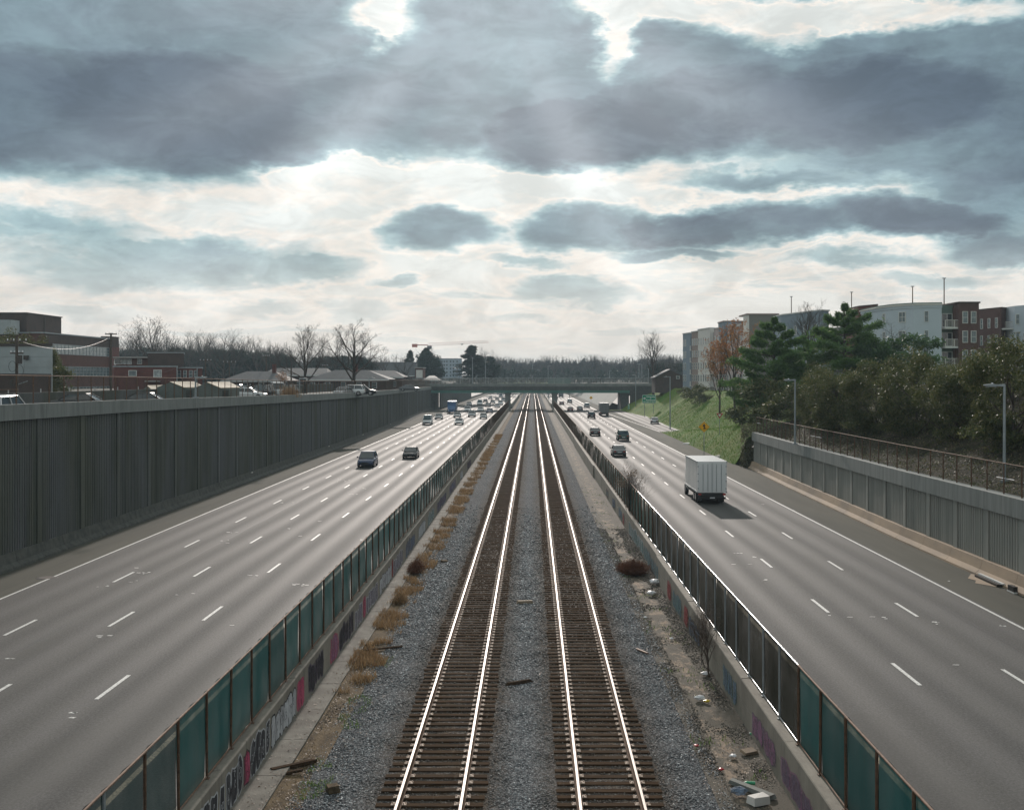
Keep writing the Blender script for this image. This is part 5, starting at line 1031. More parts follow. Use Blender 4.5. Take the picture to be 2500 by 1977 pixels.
# glossy broadleaf evergreens
for k in range(3):
    rg = np.random.default_rng(60+k); P = np.concatenate([clumps((0, 0, 5.2), (3.9, 3.9, 4.2), 46, 15000, .30, rg), clumps((0, 0, 2.4), (3.4, 3.4, 1.6), 18, 4000, .34, rg)]); P = P[P[:, 2] > .5]
    tree_from('mag%d' % k, skel(8, 70+k, spread=.6, limbs=8, kids=(4, 3), up=.4, trunk=.12, r0=.22), 'bark', P, 'magnolia_leaf', .16, .62)
def pinepts(rg, H, n, whorls=13, R0=4.4, openness=.5, base=.12):
    P = []; segs = [(0, 0, 0, 0, 0, H*.5, .28, .2), (0, 0, H*.5, 0, 0, H*.98, .2, .03)]
    for w in range(whorls):
        f = w/(whorls-1); z = H*(base+(.955-base)*f); L_ = R0*(1-f**2.3)*rg.uniform(.7, 1.15)+.35
        for b in range(5 if f < .85 else 4):
            a_ = w*1.1+b*1.257+rg.normal(0, .25); l = L_*rg.uniform(.6, 1.15); e = .10+.28*f+rg.normal(0, .07); d = np.array([math.cos(a_), math.sin(a_), e]); q = np.array([0, 0, z]); prev = q
            for k in range(4): nx_ = prev+d*l/4; segs.append((*prev, *nx_, .06*(1-k/5)+.012, .06*(1-(k+1)/5)+.01)); d = d+np.array([0, 0, .035]); prev = nx_
            m = int(n/whorls/5*(.35+l/R0)); t = rg.uniform(.28, 1.05, m)**.7; side = rg.normal(0, .30*l*.55, m)*(1.15-.4*t); px_ = q+np.outer(t, (prev-q)); perp = np.array([-math.sin(a_), math.cos(a_), 0]); px_ = px_+side[:, None]*perp; px_[:, 2] += rg.normal(.08, .20, m)-np.abs(side)*.20
            P.append(px_)
    return np.concatenate(P), np.array(segs)
for k in range(2):
    rg = np.random.default_rng(80+k); P, sg_ = pinepts(rg, 14, 36000, 11, 6.4 if k else 5.6); tree_from('pine%d' % k, sg_, 'bark', P, 'pine_needle', .30, .36)
rg = np.random.default_rng(90); P = np.concatenate([clumps((0, 0, 1.2+k*1.02), (3.3*(1-k/11)**.8+.25,)*2+(.9,), 11, 1000, .42, rg) for k in range(11)]); sg_ = np.array([(0, 0, 0, 0, 0, 11.8, .3, .03)]); tree_from('fir', sg_, 'bark', P, 'dark_conifer', .34, .5)
rg = np.random.default_rng(91); P = clumps((0, 0, 5.2), (4.6, 4.6, 4.6), 60, 12000, .26, rg); tree_from('dark_round', skel(11, 92, spread=.55, limbs=9, kids=(5, 4, 3), up=.75, trunk=.15), 'far_twig', P, 'dark_conifer', .34, .6)
rg = np.random.default_rng(93); P = clumps((0, 0, 2.3), (2.6, 2.6, 2.2), 34, 6500, .3, rg); P = P[P[:, 2] > .1]; tree_from('bush', skel(3.4, 94, spread=.7, limbs=8, kids=(3, 3), up=.5, trunk=.05), 'twig', P, 'green_leaf', .17, .6)
rg = np.random.default_rng(95); P = clumps((0, 0, 1.2), (1.6, 1.6, 1.2), 22, 2600, .34, rg); P = P[P[:, 2] > .03]; tree_from('shrub', skel(2, 96, spread=.7, limbs=6, kids=(3, 2), up=.5, trunk=.05), 'twig', P, 'magnolia_leaf', .12, .6)
sk = skel(10, 97, spread=.40, limbs=9, kids=(4, 4, 3), up=.72, trunk=.2, r0=.17); ends = sk[sk[:, 6] < .03][:, 3:6]; rg = np.random.default_rng(98); k = rg.integers(0, len(ends), 5200); P = ends[k]+rg.normal(0, .16, (5200, 3)); keep = rg.random(5200) < np.clip(1.15-P[:, 2]/11, .2, 1); P = P[keep]; tree_from('autumn', sk, 'bark', P, 'autumn_leaf', .14, .7)

def gR(px, y): return float(zR(X_at(px, y), y))
T5 = lambda name, key, label, cat, px, y, top, base=None, **k: tree(name, key, label, cat, (X_at(px, y), y, (gR(px, y) if base is None else base)-.1), **k)
def fit(name, key, label, cat, px, y, top, nat, base=None, w=1.0, group=None, rz=None):
    z0 = (gR(px, y) if base is None else base)-.1; s = (Z_at(top, y)-z0)/nat; return tree(name, key, label, cat, (X_at(px, y), y, z0), s, rz, group, sx=w)
for i, (px, y, top, w, lb) in enumerate([(2475, 74, 818, .95, 'tallest glossy evergreen tree, at the right edge behind the nearest lamp'), (2345, 84, 872, 1.0, 'glossy evergreen tree left of the tallest one, partly under the brick bay'), (2240, 93, 866, 1.05, 'broad brownish evergreen tree below the stacked balconies'), (2140, 101, 878, 1.05, 'rounded evergreen tree below the light blue block'), (2050, 109, 892, 1.0, 'dense evergreen tree below the big pine'), (2000, 118, 900, .8, 'smaller evergreen tree behind the second lamp post'),
        (2420, 92, 850, 1.0, 'evergreen tree in the gap behind the two nearest glossy trees'), (2300, 108, 880, 1.0, 'evergreen tree standing second row below the brick windows'), (2190, 118, 880, 1.0, 'back-row evergreen tree just under the green bush')]):
    fit('magnolia_tree', 'mag%d' % (i % 3), lb, 'evergreen tree', px, y, top, 9.6, w=w, group='glossy evergreen trees on the bank', base=gR(px, y)-.9)
fit('pine_tree', 'pine0', 'dark pine with drooping long boughs in front of the stair tower', 'pine tree', 1890, 150, 776, 14.0, base=5.0, w=1.12, group='pines on the bank')
fit('pine_tree', 'pine1', 'biggest green pine left of the light blue block', 'pine tree', 2062, 152, 742, 14.0, base=6.0, w=1.18, group='pines on the bank')
fit('pine_tree', 'pine0', 'low pine spreading behind the second street lamp', 'pine tree', 1975, 158, 840, 14.0, base=5.0, w=1.2, group='pines on the bank')
fit('green_bush', 'bush', 'bright green bushy tree before the light blue block', 'tree', 2205, 150, 818, 4.5, base=8.5, w=1.3)
fit('green_bush', 'bush', 'green bushy tree tucked against the right side of the big pine', 'tree', 2145, 148, 838, 4.5, base=8.5, w=1.1)
fit('bare_tree', 'small', 'small bare tree in front of the light blue rounded block', 'bare tree', 2188, 160, 785, 10.5, base=9, w=1.3)
fit('bare_tree', 'small', 'bare thin shrub right of the small bare tree, below the narrow windows', 'bare tree', 2262, 158, 822, 10.5, base=9, w=1.5)
fit('bare_tree', 'tall', 'bare twiggy tree in front of the blue-grey block between two pines', 'bare tree', 1972, 200, 742, 10.6, base=8, w=1.25)
fit('autumn_tree', 'autumn', 'slender tree with orange autumn leaves beside the apartment wing', 'tree', 1795, 176, 783, 10.4, base=4.6, w=.95, rz=1.0)
fit('autumn_tree', 'autumn', 'smaller orange-leaved sapling at the left of the autumn tree', 'tree', 1757, 182, 835, 10.4, base=4.8, w=.9, rz=3.0)
fit('bare_tree', 'tall', 'tall bare tree beside the low brick house right of the bridge', 'bare tree', 1595, 346, 812, 10.6, w=1.2)
for px, y, top, lb in ((1700, 262, 938, 'dark shrub on the crest of the grass bank by the pastel wing'), (1707, 250, 946, 'small round shrub right of the crest shrub'), (1675, 285, 945, 'small shrub at the foot of the apartment wing corner'), (1895, 142, 925, 'leafy shrub at the foot of the pines'), (1935, 130, 940, 'glossy shrub just above the end of the right wall fence'), (1850, 168, 955, 'low dark shrub beneath the autumn tree')):
    fit('shrub', 'shrub', lb, 'shrub', px, y, top, 2.5, group='shrubs on the bank', w=1.2)
# ivy hanging on the end of the right wall
rg = np.random.default_rng(5); n = 5200; P = np.stack([rg.uniform(24.2, 28.2, n), 134.0+rg.normal(0, .35, n), rg.uniform(0, 1, n)], -1); P[:, 1] += rg.random(n)*1.6; top_ = 4.9-(P[:, 0]-24.2)*-.1; P[:, 2] = P[:, 2]*top_
link('ivy', npmesh('ivy', *leaves(P, .13, .7), 'ivy_leaf'), kind='stuff')
# left side
ZL0 = 7.6
fit('bare_tree', 'big0', 'left one of two big spreading bare trees above the houses', 'bare tree', 747, 205, 808, 9.6, base=ZL0, w=1.12, rz=.3)
fit('bare_tree', 'big1', 'right one of two big spreading bare trees, above the orange chimney', 'bare tree', 862, 215, 799, 9.6, base=ZL0, w=1.3, rz=2.0)
fit('bare_tree', 'big0', 'bare tree pair with pale twigs behind the two-storey workshop', 'bare tree', 368, 330, 790, 9.6, base=ZL0, w=1.15, rz=4.0)
rr = random.Random(3)
TL = [(292, 822), (318, 812), (338, 800), (405, 806), (432, 812), (462, 808), (490, 804), (520, 812), (546, 806), (572, 815), (600, 812), (626, 822), (655, 828), (684, 834), (712, 838), (785, 842), (815, 848), (900, 852), (935, 862), (960, 858), (985, 862)]
ORD = 'first second third fourth fifth sixth seventh eighth ninth tenth eleventh twelfth thirteenth fourteenth fifteenth sixteenth seventeenth eighteenth nineteenth twentieth twenty-first'.split()
for i, (px, top) in enumerate(TL): fit('bare_tree', 'bare%d' % (i % 4), ORD[i]+' bare tree from the left in the grey treeline behind the workshops and houses', 'bare tree', px+rr.uniform(-5, 5), rr.uniform(330, 420), top+8, 10.2, base=ZL0-.5, w=rr.uniform(1.1, 1.4), group='bare trees in the left treeline')
for i, (px, top) in enumerate([(310, 850), (352, 846), (390, 852), (440, 846), (478, 852), (535, 850), (585, 852), (640, 858), (690, 862), (790, 868), (830, 866), (880, 868)]): fit('evergreen_tree', 'dark_round', ORD[i]+' dark low tree from the left in front of the left woods', 'tree', px, rr.uniform(400, 440), top, 10.4, base=ZL0-.5, w=rr.uniform(1.0, 1.3), group='dark trees low in the left treeline')
fit('conifer', 'fir', 'pointed dark conifer behind the steep-roofed hall, left one', 'conifer', 1001, 440, 858, 12, base=7, w=1.0); fit('conifer', 'dark_round', 'broad dark evergreen beneath the crane cab', 'conifer', 1045, 450, 856, 10.4, base=7, w=1.05); fit('conifer', 'fir', 'dark conifer whose top touches the crane mast', 'conifer', 1040, 455, 852, 12, base=7, w=1.5)
fit('conifer', 'fir', 'large dark conifer mass right of the distant pale apartments', 'conifer', 1152, 460, 846, 12, base=7, w=1.9); fit('conifer', 'dark_round', 'rounded dark tree at the right foot of the large conifer', 'conifer', 1186, 470, 868, 10.4, base=7, w=1.1); fit('bare_tree', 'bare1', 'bare tree crown rising behind the large dark conifer', 'bare tree', 1175, 480, 852, 10.2, base=7, w=1.3)
for px, top, y, lb in ((1457, 866, 640, 'lone bare tree rising above the woods left of the light poles'), (1628, 868, 420, 'bare tree behind the low brick house'), (1647, 872, 430, 'second bare tree behind the low brick house, near the pastel wing'), (1552, 880, 520, 'thin bare tree behind the pale poles')): fit('bare_tree', 'bare2', lb, 'bare tree', px, y, top, 10.2, base=7, w=1.3)
for i, (px, top) in enumerate(((1600, 886), (1618, 884), (1640, 886), (1660, 884))): fit('evergreen_tree', 'dark_round', ORD[i]+' dark tree from the left behind the low brick house', 'tree', px, rr.uniform(440, 470), top, 10.4, base=7, w=1.0, group='dark trees behind the brick house')
fit('small_tree', 'autumn', 'small orange-leaved tree before the pale hip roof on the left', 'tree', 690, 180, 908, 10.4, base=7.6, w=.95); fit('shrub', 'shrub', 'dark red-brown shrub above the pale warehouse roof', 'shrub', 40, 150, 806, 2.5, base=13.4, w=2.4) if False else None
for px, top, y, lb, w in ((25, 806, 142, 'dark leafy tree rising behind the pale warehouse at the left edge', .75), (95, 822, 142, 'dark leafy tree behind the right part of the pale warehouse', .7), (132, 862, 150, 'dark bush at the corner between warehouse and factory', .5)): fit('magnolia_tree', 'mag1', lb, 'tree', px, y, top, 9.6, base=7.6, w=w)
fit('shrub', 'shrub', 'sunlit yellowish bush before the factory lower windows', 'shrub', 135, 140, 895, 2.5, base=8, w=.9)
b = thing('pampas_clump', 'pale feathery grass clump on the left wall top', 'grass clump', (float(XL(140))-1.2, 140, 8.0)); rg = np.random.default_rng(8)
def blades(P, h, w, lean, rg):
    n = len(P); a_ = rg.uniform(0, 6.28, n); d = np.stack([np.cos(a_), np.sin(a_), np.zeros(n)], -1); hh = h*rg.uniform(.5, 1.2, n)[:, None]; tip = P+np.array([0, 0, 1])*hh+d*hh*lean*rg.uniform(.2, 1.2, n)[:, None]; pr = np.stack([-np.sin(a_), np.cos(a_), np.zeros(n)], -1)*w
    mid = P+(tip-P)*.5+np.array([0, 0, .12])*hh; V = np.stack([P-pr, P+pr, mid+pr*.7, mid-pr*.7, tip], 1).reshape(-1, 3); i = np.arange(n)[:, None]*5
    return V, np.concatenate([i+np.array([[0, 1, 2]]), i+np.array([[0, 2, 3]]), i+np.array([[3, 2, 4]])], 0)
link('blades', npmesh('blades', *blades(rg.normal(0, .5, (260, 3))*np.array([1, 1.3, 0]), 1.5, .02, .5, rg), 'dry_grass'), b)
# far woods: uneven masses of bare crowns and dark evergreens
def woods(name, px0, px1, y0, y1, topf, n, m, lsz, base=7.0, seed=1):
    rg = np.random.default_rng(seed); P = []
    for _ in range(n):
        y = rg.uniform(y0, y1); px = rg.uniform(px0, px1); tp = topf(px)+abs(rg.normal(0, 5)); H = max(3, float(Z_at(tp, y))-base); c = (X_at(px, y), y, base+H*.55); P.append(clumps(c, (H*.26, H*.26, H*.45), 9, 330, .42, rg))
    return link(name, npmesh(name, *leaves(np.concatenate(P), lsz, .5, 0, rg), m), kind='stuff')
leafmat('winter_wood', (.022, .028, .030), (.045, .042, .040), .9, .1, .1)
topR = lambda px: np.interp(px, [1190, 1215, 1240, 1270, 1300, 1350, 1400, 1440, 1500, 1560, 1620, 1680], [876, 884, 882, 886, 883, 880, 882, 880, 884, 880, 876, 880])
woods('distant_woods', 1190, 1690, 760, 980, topR, 300, 'winter_wood', .9, seed=2); woods('distant_woods', 240, 1010, 470, 640, lambda px: np.interp(px, [240, 400, 620, 760, 1000], [862, 856, 866, 882, 890]), 230, 'winter_wood', .55, base=6.5, seed=3)
woods('distant_woods', 1190, 1690, 620, 700, lambda px: 899, 90, 'dark_conifer', .7, seed=4); woods('undergrowth', 560, 1000, 300, 330, lambda px: 908, 50, 'winter_wood', .35, base=6.8, seed=6); woods('distant_woods', -800, 300, 480, 600, lambda px: 862, 120, 'winter_wood', .6, seed=7)
woods('distant_woods', 1660, 3400, 420, 560, lambda px: 860, 120, 'winter_wood', .6, seed=8)
tw_ = [] ; rg = np.random.default_rng(12)
for _ in range(150):
    px = rg.uniform(1200, 1690); y = rg.uniform(740, 800); H = float(Z_at(topR(px), y))-7+rg.uniform(-.5, 3.0); s = H/10; k = rg.integers(0, 3); q = skel(10, 200+int(k), spread=.4, limbs=5, kids=(3, 3), up=.8, trunk=.3) if _ < 3 else None
    if _ < 3: tw_.append(q)
PT = []
for _ in range(150):
    px = rg.uniform(1200, 1690); y = rg.uniform(740, 800); H = float(Z_at(topR(px), y))-7+rg.uniform(-.5, 3.0); s = H/10; q = tw_[rg.integers(0, 3)].copy(); q[:, :] *= s; q[:, 6:] = np.maximum(q[:, 6:], .05); q[:, [0, 3]] += X_at(px, y); q[:, [1, 4]] += y; q[:, [2, 5]] += 7; PT.append(q)
link('distant_woods', npmesh('distant_woods', *tubes(np.concatenate(PT)), 'far_twig'), kind='stuff')
PT = []
for _ in range(110):
    px = rg.uniform(250, 1000); y = rg.uniform(440, 520); H = float(Z_at(np.interp(px, [240, 400, 620, 760, 1000], [846, 842, 852, 872, 886]), y))-7+rg.uniform(-1, 2.0); s = H/10; q = tw_[rg.integers(0, 3)].copy(); q *= s; q[:, 6:] = np.maximum(q[:, 6:], .03); q[:, [0, 3]] += X_at(px, y); q[:, [1, 4]] += y; q[:, [2, 5]] += 7; PT.append(q)
link('distant_woods', npmesh('distant_woods', *tubes(np.concatenate(PT)), 'far_twig'), kind='stuff')
# undergrowth on the dark bank: ivy, dead leaves, pale twigs
rg = np.random.default_rng(13); n = 42000; Y = rg.uniform(52, 135, n); D = rg.random(n)**1.3*13+.6; X = XR(Y)+D+.4; keep = wob(X*4, Y*4, 3) > -.12; X, Y = X[keep], Y[keep]; P = np.stack([X, Y, zR(X, Y)+rg.random(len(X))**2*.35], -1)
link('undergrowth', npmesh('undergrowth', *leaves(P, .085, .7, .6, rg), 'magnolia_leaf'), kind='stuff')
n = 9000; Y = rg.uniform(52, 135, n); X = XR(Y)+rg.random(n)*12+1; P = np.stack([X, Y, zR(X, Y)+rg.random(n)*.15], -1); link('dead_leaves', npmesh('dead_leaves', *leaves(P, .07, .8, .8, rg), 'litter_leaf'), kind='stuff')
# turf tufts on the banks
n = 30000; Y = 134+rg.random(n)**1.6*150; X = np.where(rg.random(n) < .6, XR(Y)+rg.random(n)*14, interp(Y, XRR)+rg.random(n)*12); ok = ((X < interp(Y, XRL)-.3) & (Y < 219)) | (X > interp(Y, XRR)+.2); X, Y = X[ok], Y[ok]; P = np.stack([X, Y, zR(X, Y)-.02], -1)
link('grass', npmesh('grass', *blades(P, .26, .03, .5, rg), 'turf'), kind='stuff')
# dry grass, leaf litter and weeds beside the tracks
def patchy(n, xa, xb, ya, yb, f, rg, pw=1.3):
    Y = ya+(yb-ya)*rg.random(n)**pw; X = rg.uniform(xa, xb, n); k = f(X, Y); return X[k], Y[k]
X, Y = patchy(46000, -6.6, -5.3, 38, 210, lambda X, Y: (wob(X*2.2, Y*2.3, 2.1)*1.6+.10*np.sin(Y*.13)+rng.normal(0, .09, len(X))-.40*np.abs(X+6.0)+.05 > 0), rg); P = np.stack([X, Y, zbed(X)], -1)
link('dry_grass', npmesh('dry_grass', *blades(P, .24, .012, .9, rg), 'dry_grass'), kind='stuff')
X, Y = patchy(20000, -7.15, -4.7, 26, 140, lambda X, Y: rng.random(len(X)) < np.exp(-((X+6.1)/.40)**2)+.12, rg); P = np.stack([X, Y, np.maximum(zbed(X), np.where(X < -6.42, .14, 0))+.02], -1)
link('leaf_litter', npmesh('leaf_litter', *leaves(P, .035, .8, 1.2, rg), 'litter_leaf'), kind='stuff')
X, Y = patchy(9000, 4.3, 6.35, 26, 120, lambda X, Y: wob(X*3, Y*2, 2) > -.02, rg); P = np.stack([X, Y, zbed(X)+.03], -1); link('leaf_litter', npmesh('leaf_litter', *leaves(P, .03, .8, 1.2, rg), 'litter_leaf'), kind='stuff')
X, Y = patchy(2600, -5.9, -5.1, 26, 44, lambda X, Y: wob(X*3, Y*2, 2.4) > .10, rg); P = np.stack([X, Y, zbed(X)], -1); link('weeds', npmesh('weeds', *blades(P, .09, .008, .8, rg), 'turf'), kind='stuff')
X, Y = patchy(3400, 4.5, 6.1, 30, 110, lambda X, Y: wob(X*3, Y*2, 2.4) > .16, rg); P = np.stack([X, Y, zbed(X)], -1); link('weeds', npmesh('weeds', *blades(P, .12, .01, .8, rg), 'turf'), kind='stuff')
# vine-choked saplings and dead bushes at the fences
tree_from('sapling', skel(4, 301, spread=.28, limbs=12, kids=(6, 5, 3), up=.7, trunk=.1, r0=.05, curve=.2), 'twig')
tree('dead_sapling', 'sapling', 'bare sapling grown through the right fence at the wall jog', 'sapling', (6.55, 80.3, .0), 1.0); 
rg2 = np.random.default_rng(31); Pt = clumps((0, 0, 3.5), (.9, .9, .7), 16, 900, .45, rg2); tree_from('vine', skel(4.2, 302, spread=.2, limbs=9, kids=(5, 4, 3), up=.8, trunk=.2, r0=.07), 'bark', Pt, 'litter_leaf', .05, .6); tree('vine_bush', 'vine', 'leafless vine clump spilling over the top of the right fence', 'vine', (6.62, 79.2, 0), 1.0)
tree('dead_sapling', 'sapling', 'dark leafless bush against the tan wall right of the tracks', 'bush', (6.15, 40.5, -.05), .62, sx=1.2); tree('dead_sapling', 'sapling', 'thin dead sprout just beyond the dark leafless bush', 'bush', (6.2, 42.6, -.05), .5)
def deadbush(label, x, y, rx, ry, h, n, m='dead_bush', seed=1):
    rg = np.random.default_rng(seed); a_ = rg.uniform(0, 6.28, n); r = rg.random(n)**.6; P0 = np.stack([r*.35*rx*np.cos(a_), r*.35*ry*np.sin(a_), np.zeros(n)], -1); P1 = np.stack([r*rx*np.cos(a_), r*ry*np.sin(a_), h*(1-r*.55)*rg.uniform(.5, 1.1, n)], -1)
    mid = (P0+P1)/2+rg.normal(0, .07, (n, 3)); sg = np.concatenate([np.concatenate([P0, mid, np.full((n, 1), .008), np.full((n, 1), .006)], 1), np.concatenate([mid, P1, np.full((n, 1), .006), np.full((n, 1), .003)], 1)])
    t = thing('dead_bush', label, 'bush', (x, y, -.03)); link('stems', npmesh('stems', *tubes(sg), m), t); Pl = P1[rg.integers(0, n, n*2)]+rg.normal(0, .06, (n*2, 3)); link('dry_foliage', npmesh('dry_foliage', *leaves(Pl, .035, .5, 0, rg), m), t); return t
deadbush('large rusty-red dead bush beside the ballast right of the tracks', 5.35, 62.0, .95, 1.6, .75, 1500, seed=4); deadbush('brown dead bush in front of the graffitied left wall', -6.2, 62, .5, 1.6, .8, 700, 'dead_bush', 5); deadbush('small red weed clump on the verge at the bottom', -5.55, 27.3, .2, .3, .25, 220, seed=6)
deadbush('second brown dead bush farther along the left wall', -6.1, 53.5, .4, 1.0, .6, 420, 'dry_grass', 7)
# ------------------------------------------------------------------ vehicles
def wheel_meshes(r, w):
    t = MB().tube((-w/2, 0, 0), (w/2, 0, 0), r, n=16).mesh('tyre', 'tyre'); q = MB(); q.tube((-w/2-.012, 0, 0), (w/2+.012, 0, 0), r*.62, n=12)
    return t, q.mesh('rim', 'rim_metal')
WH = {}
def sections(st, m_ls=(0,)):
    """loft: st = list of (y, [(x,z)...]) half profiles from bottom centre outwards to top centre"""
    b = MB(); n = len(st[0][1])
    for y, p in st: b.v += [(x, y, z) for x, z in p]+[(-x, y, z) for x, z in p[::-1]]
    m = 2*n
    for k in range(len(st)-1):
        for j in range(m-1): b.f.append((k*m+j, k*m+j+1, (k+1)*m+j+1, (k+1)*m+j)); b.mi.append(0)
        b.f.append((k*m+m-1, k*m, (k+1)*m, (k+1)*m+m-1)); b.mi.append(0)
    b.f.append(tuple(range(m))[::-1]); b.f.append(tuple(range((len(st)-1)*m, len(st)*m))); b.mi += [0, 0]; return b
def car(kind, colour, lit=False):
    """vehicle pointing along +y, standing on z=0, origin at its middle; returns its empty"""
    P = dict(sedan=(4.65, .90, 1.44, .62, .90, [(-1.75, .99), (-.95, 1.40), (.35, 1.44), (1.15, .98)], .33), suv=(4.7, .95, 1.74, .70, 1.02, [(-2.2, 1.08), (-1.9, 1.68), (.35, 1.74), (1.2, 1.08)], .37), hatch=(4.1, .88, 1.50, .62, .94, [(-1.95, 1.0), (-1.55, 1.44), (.30, 1.50), (1.15, .98)], .32), van=(5.3, 1.0, 2.1, .75, 1.15, [(-2.55, 1.2), (-2.45, 2.04), (.9, 2.1), (1.75, 1.18)], .36), pickup=(5.6, 1.0, 1.85, .75, 1.08, [(-.75, 1.12), (-.6, 1.80), (.6, 1.85), (1.4, 1.10)], .4))[kind]
    L_, w, zt, zb, zbelt, cab, r = P; h = L_/2; nose = .72*zbelt/.9
    t = thing(kind if kind != 'suv' else 'sport_utility_car', 'x', 'car'); pm = 'paint_'+colour
    def sec(y, ww, z0, z1): return (y, [(ww*.90, z0), (ww, z0+.10), (ww, z1-.16), (ww*.96, z1-.04), (ww*.88, z1)])
    st = [sec(-h, w*.90, .42, zbelt*.93), sec(-h+.12, w*.96, .28, zbelt*1.0), sec(-h+.7, w, .22, zbelt*1.04), sec(-.4, w, .20, zbelt*1.02), sec(h-1.4, w, .22, zbelt*.98), sec(h-.35, w*.96, .26, nose+.06), sec(h-.08, w*.90, .34, nose-.06), sec(h, w*.82, .42, nose-.14)]
    sections(st).build('body', pm, t, smooth=True)
    cw, cr = w*.90, w*.72; (y0, z0), (y1, z1), (y2, z2), (y3, z3) = cab
    g = MB(); g.hexa([(-cw, y0, z0-.06), (cw, y0, z0-.06), (cw, y3, z3-.06), (-cw, y3, z3-.06), (-cr, y1, z1-.03), (cr, y1, z1-.03), (cr, y2, z2-.03), (-cr, y2, z2-.03)]); g.build('windows', 'glass', t)
    rf = MB(); e = .05; rf.hexa([(-cr-.03, y1-e, z1-.045), (cr+.03, y1-e, z1-.045), (cr+.03, y2+e, z2-.045), (-cr-.03, y2+e, z2-.045), (-cr+.03, y1+e, z1+.02), (cr-.03, y1+e, z1+.02), (cr-.03, y2-e, z2+.02), (-cr+.03, y2-e, z2+.02)]); rf.build('roof', pm, t)
    pl = MB()
    for s in (-1, 1):
        for (ya, za, yb, zb_) in ((y0, z0, y1, z1), (y3, z3, y2, z2)): pl.tube((s*cw, ya, za-.05), (s*(cr+.01), yb, zb_-.02), .045, n=4)
        ym = (y1+y2)/2; pl.tube((s*(cw+.005), ym, (z0+z3)/2), (s*(cr+.012), ym, (z1+z2)/2-.02), .04, n=4)
    pl.build('pillars', pm, t)
    if (r) not in WH: WH[r] = wheel_meshes(r, .22)
    for sx_ in (-1, 1):
        for yy_ in (-h*.62, h*.62): o = link('wheel', WH[r][0], t, (sx_*(w-.10), yy_, r)); link('rim', WH[r][1], o)
        MB().box(sx_*w*.62-.17, sx_*w*.62+.17, h-.10, h-.02, nose-.26, nose-.12).build('headlight', 'lit_headlamp' if lit else 'headlamp', t); MB().box(sx_*w*.66-.14, sx_*w*.66+.14, -h-.012, -h+.08, zbelt*.72, zbelt*.90).build('taillight', 'tail_lamp', t)
        MB().box(sx_*(w+.10)-.09, sx_*(w+.10)+.09, y3-.35, y3-.2, z3-.02, z3+.13).build('mirror', pm, t)
    MB().box(-w*.45, w*.45, h-.05, h+.015, .42, .60).build('grille', 'black_trim', t); MB().box(-.26, .26, -h-.02, -h+.03, .55, .70).build('licence_plate', 'plate_white', t); MB().box(-w*.86, w*.86, -h-.02, -h+.1, .30, .46).build('bumper', 'black_trim', t)
    if kind == 'pickup': MB().box(-w*.84, w*.84, -h+.12, -.95, zbelt*1.03, zbelt*1.05+.006).build('cargo_bed', 'black_trim', t)
    return t
def truck(colour, cabc, L_=9.5, H=3.5):
    t = thing('box_truck', 'x', 'truck'); h = L_/2; MB().box(-1.2, 1.2, -h, h-2.1, .95, H).build('cargo_box', 'paint_'+colour, t); e = MB()
    for s in (-1, 1):
        e.box(s*1.2-.03, s*1.2+.03, -h-.02, h-2.08, H-.10, H+.02); e.box(s*1.2-.03, s*1.2+.03, -h-.02, h-2.08, .93, 1.05)
    e.build('box_trim', 'lamp_steel', t); MB().box(-.95, .95, -h, h-.4, .55, .92).build('chassis', 'black_trim', t)
    st = [(h-2.0, [(.95, .5), (1.1, .7), (1.1, 2.3), (1.0, 2.45), (.8, 2.5)]), (h-.9, [(.95, .5), (1.1, .7), (1.1, 2.2), (.95, 2.4), (.8, 2.42)]), (h-.5, [(.95, .5), (1.08, .7), (1.05, 1.5), (.95, 1.55), (.8, 1.58)]), (h, [(.85, .55), (.98, .7), (.95, 1.25), (.85, 1.32), (.75, 1.34)])]
    sections(st).build('cab', 'paint_'+cabc, t, smooth=False); MB().hexa([(-.92, h-.62, 1.62), (.92, h-.62, 1.62), (.92, h-.55, 1.62), (-.92, h-.55, 1.62), (-.88, h-.92, 2.30), (.88, h-.92, 2.30), (.88, h-.86, 2.30), (-.88, h-.86, 2.30)]).build('windscreen', 'glass', t)
    if .48 not in WH: WH[.48] = wheel_meshes(.48, .28)
    for s in (-1, 1):
        for yy_ in (-h+1.7, -h+2.75, h-1.1): o = link('wheel', WH[.48][0], t, (s*.98, yy_, .48)); link('rim', WH[.48][1], o)
        MB().box(s*.75-.14, s*.75+.14, h-.05, h+.02, .85, 1.02).build('headlight', 'headlamp', t); MB().box(s*1.0-.12, s*1.0+.12, -h-.02, -h, .75, .90).build('taillight', 'tail_lamp', t); MB().box(s*.62-.5, s*.62+.5, -h-.025, -h-.003, 1.0, H-.15).build('door_panel', 'paint_'+colour, t)
    d = MB(); 
    for s in (-1, 1):
        for xx in (.35, .75): d.tube((s*xx, -h-.05, 1.05), (s*xx, -h-.05, H-.2), .02, n=5)
        for zz in (1.3, 1.9, 2.5, 3.1): d.box(s*1.14-.05, s*1.14+.05, -h-.05, -h, zz-.04, zz+.04)
    d.box(-.015, .015, -h-.04, -h, 1.0, H-.12); d.build('door_hardware', 'lamp_steel', t); MB().box(-1.15, -.7, -h+1.0, -h+1.02, .12, .6).box(.7, 1.15, -h+1.0, -h+1.02, .12, .6).build('mud_flap', 'black_trim', t); MB().box(-.2, .2, -h-.16, -h-.15, .50, .60).build('licence_plate', 'plate_white', t)
    for k in range(8): MB().box(-1.215, -1.2, -h+.5+k*.85, -h+.54+k*.85, 1.06, H-.11).box(1.2, 1.215, -h+.5+k*.85, -h+.54+k*.85, 1.06, H-.11).build('side_seam', 'lamp_steel', t)
    MB().box(-1.1, 1.1, -h-.15, -h, .45, .62).build('bumper', 'black_trim', t); return t
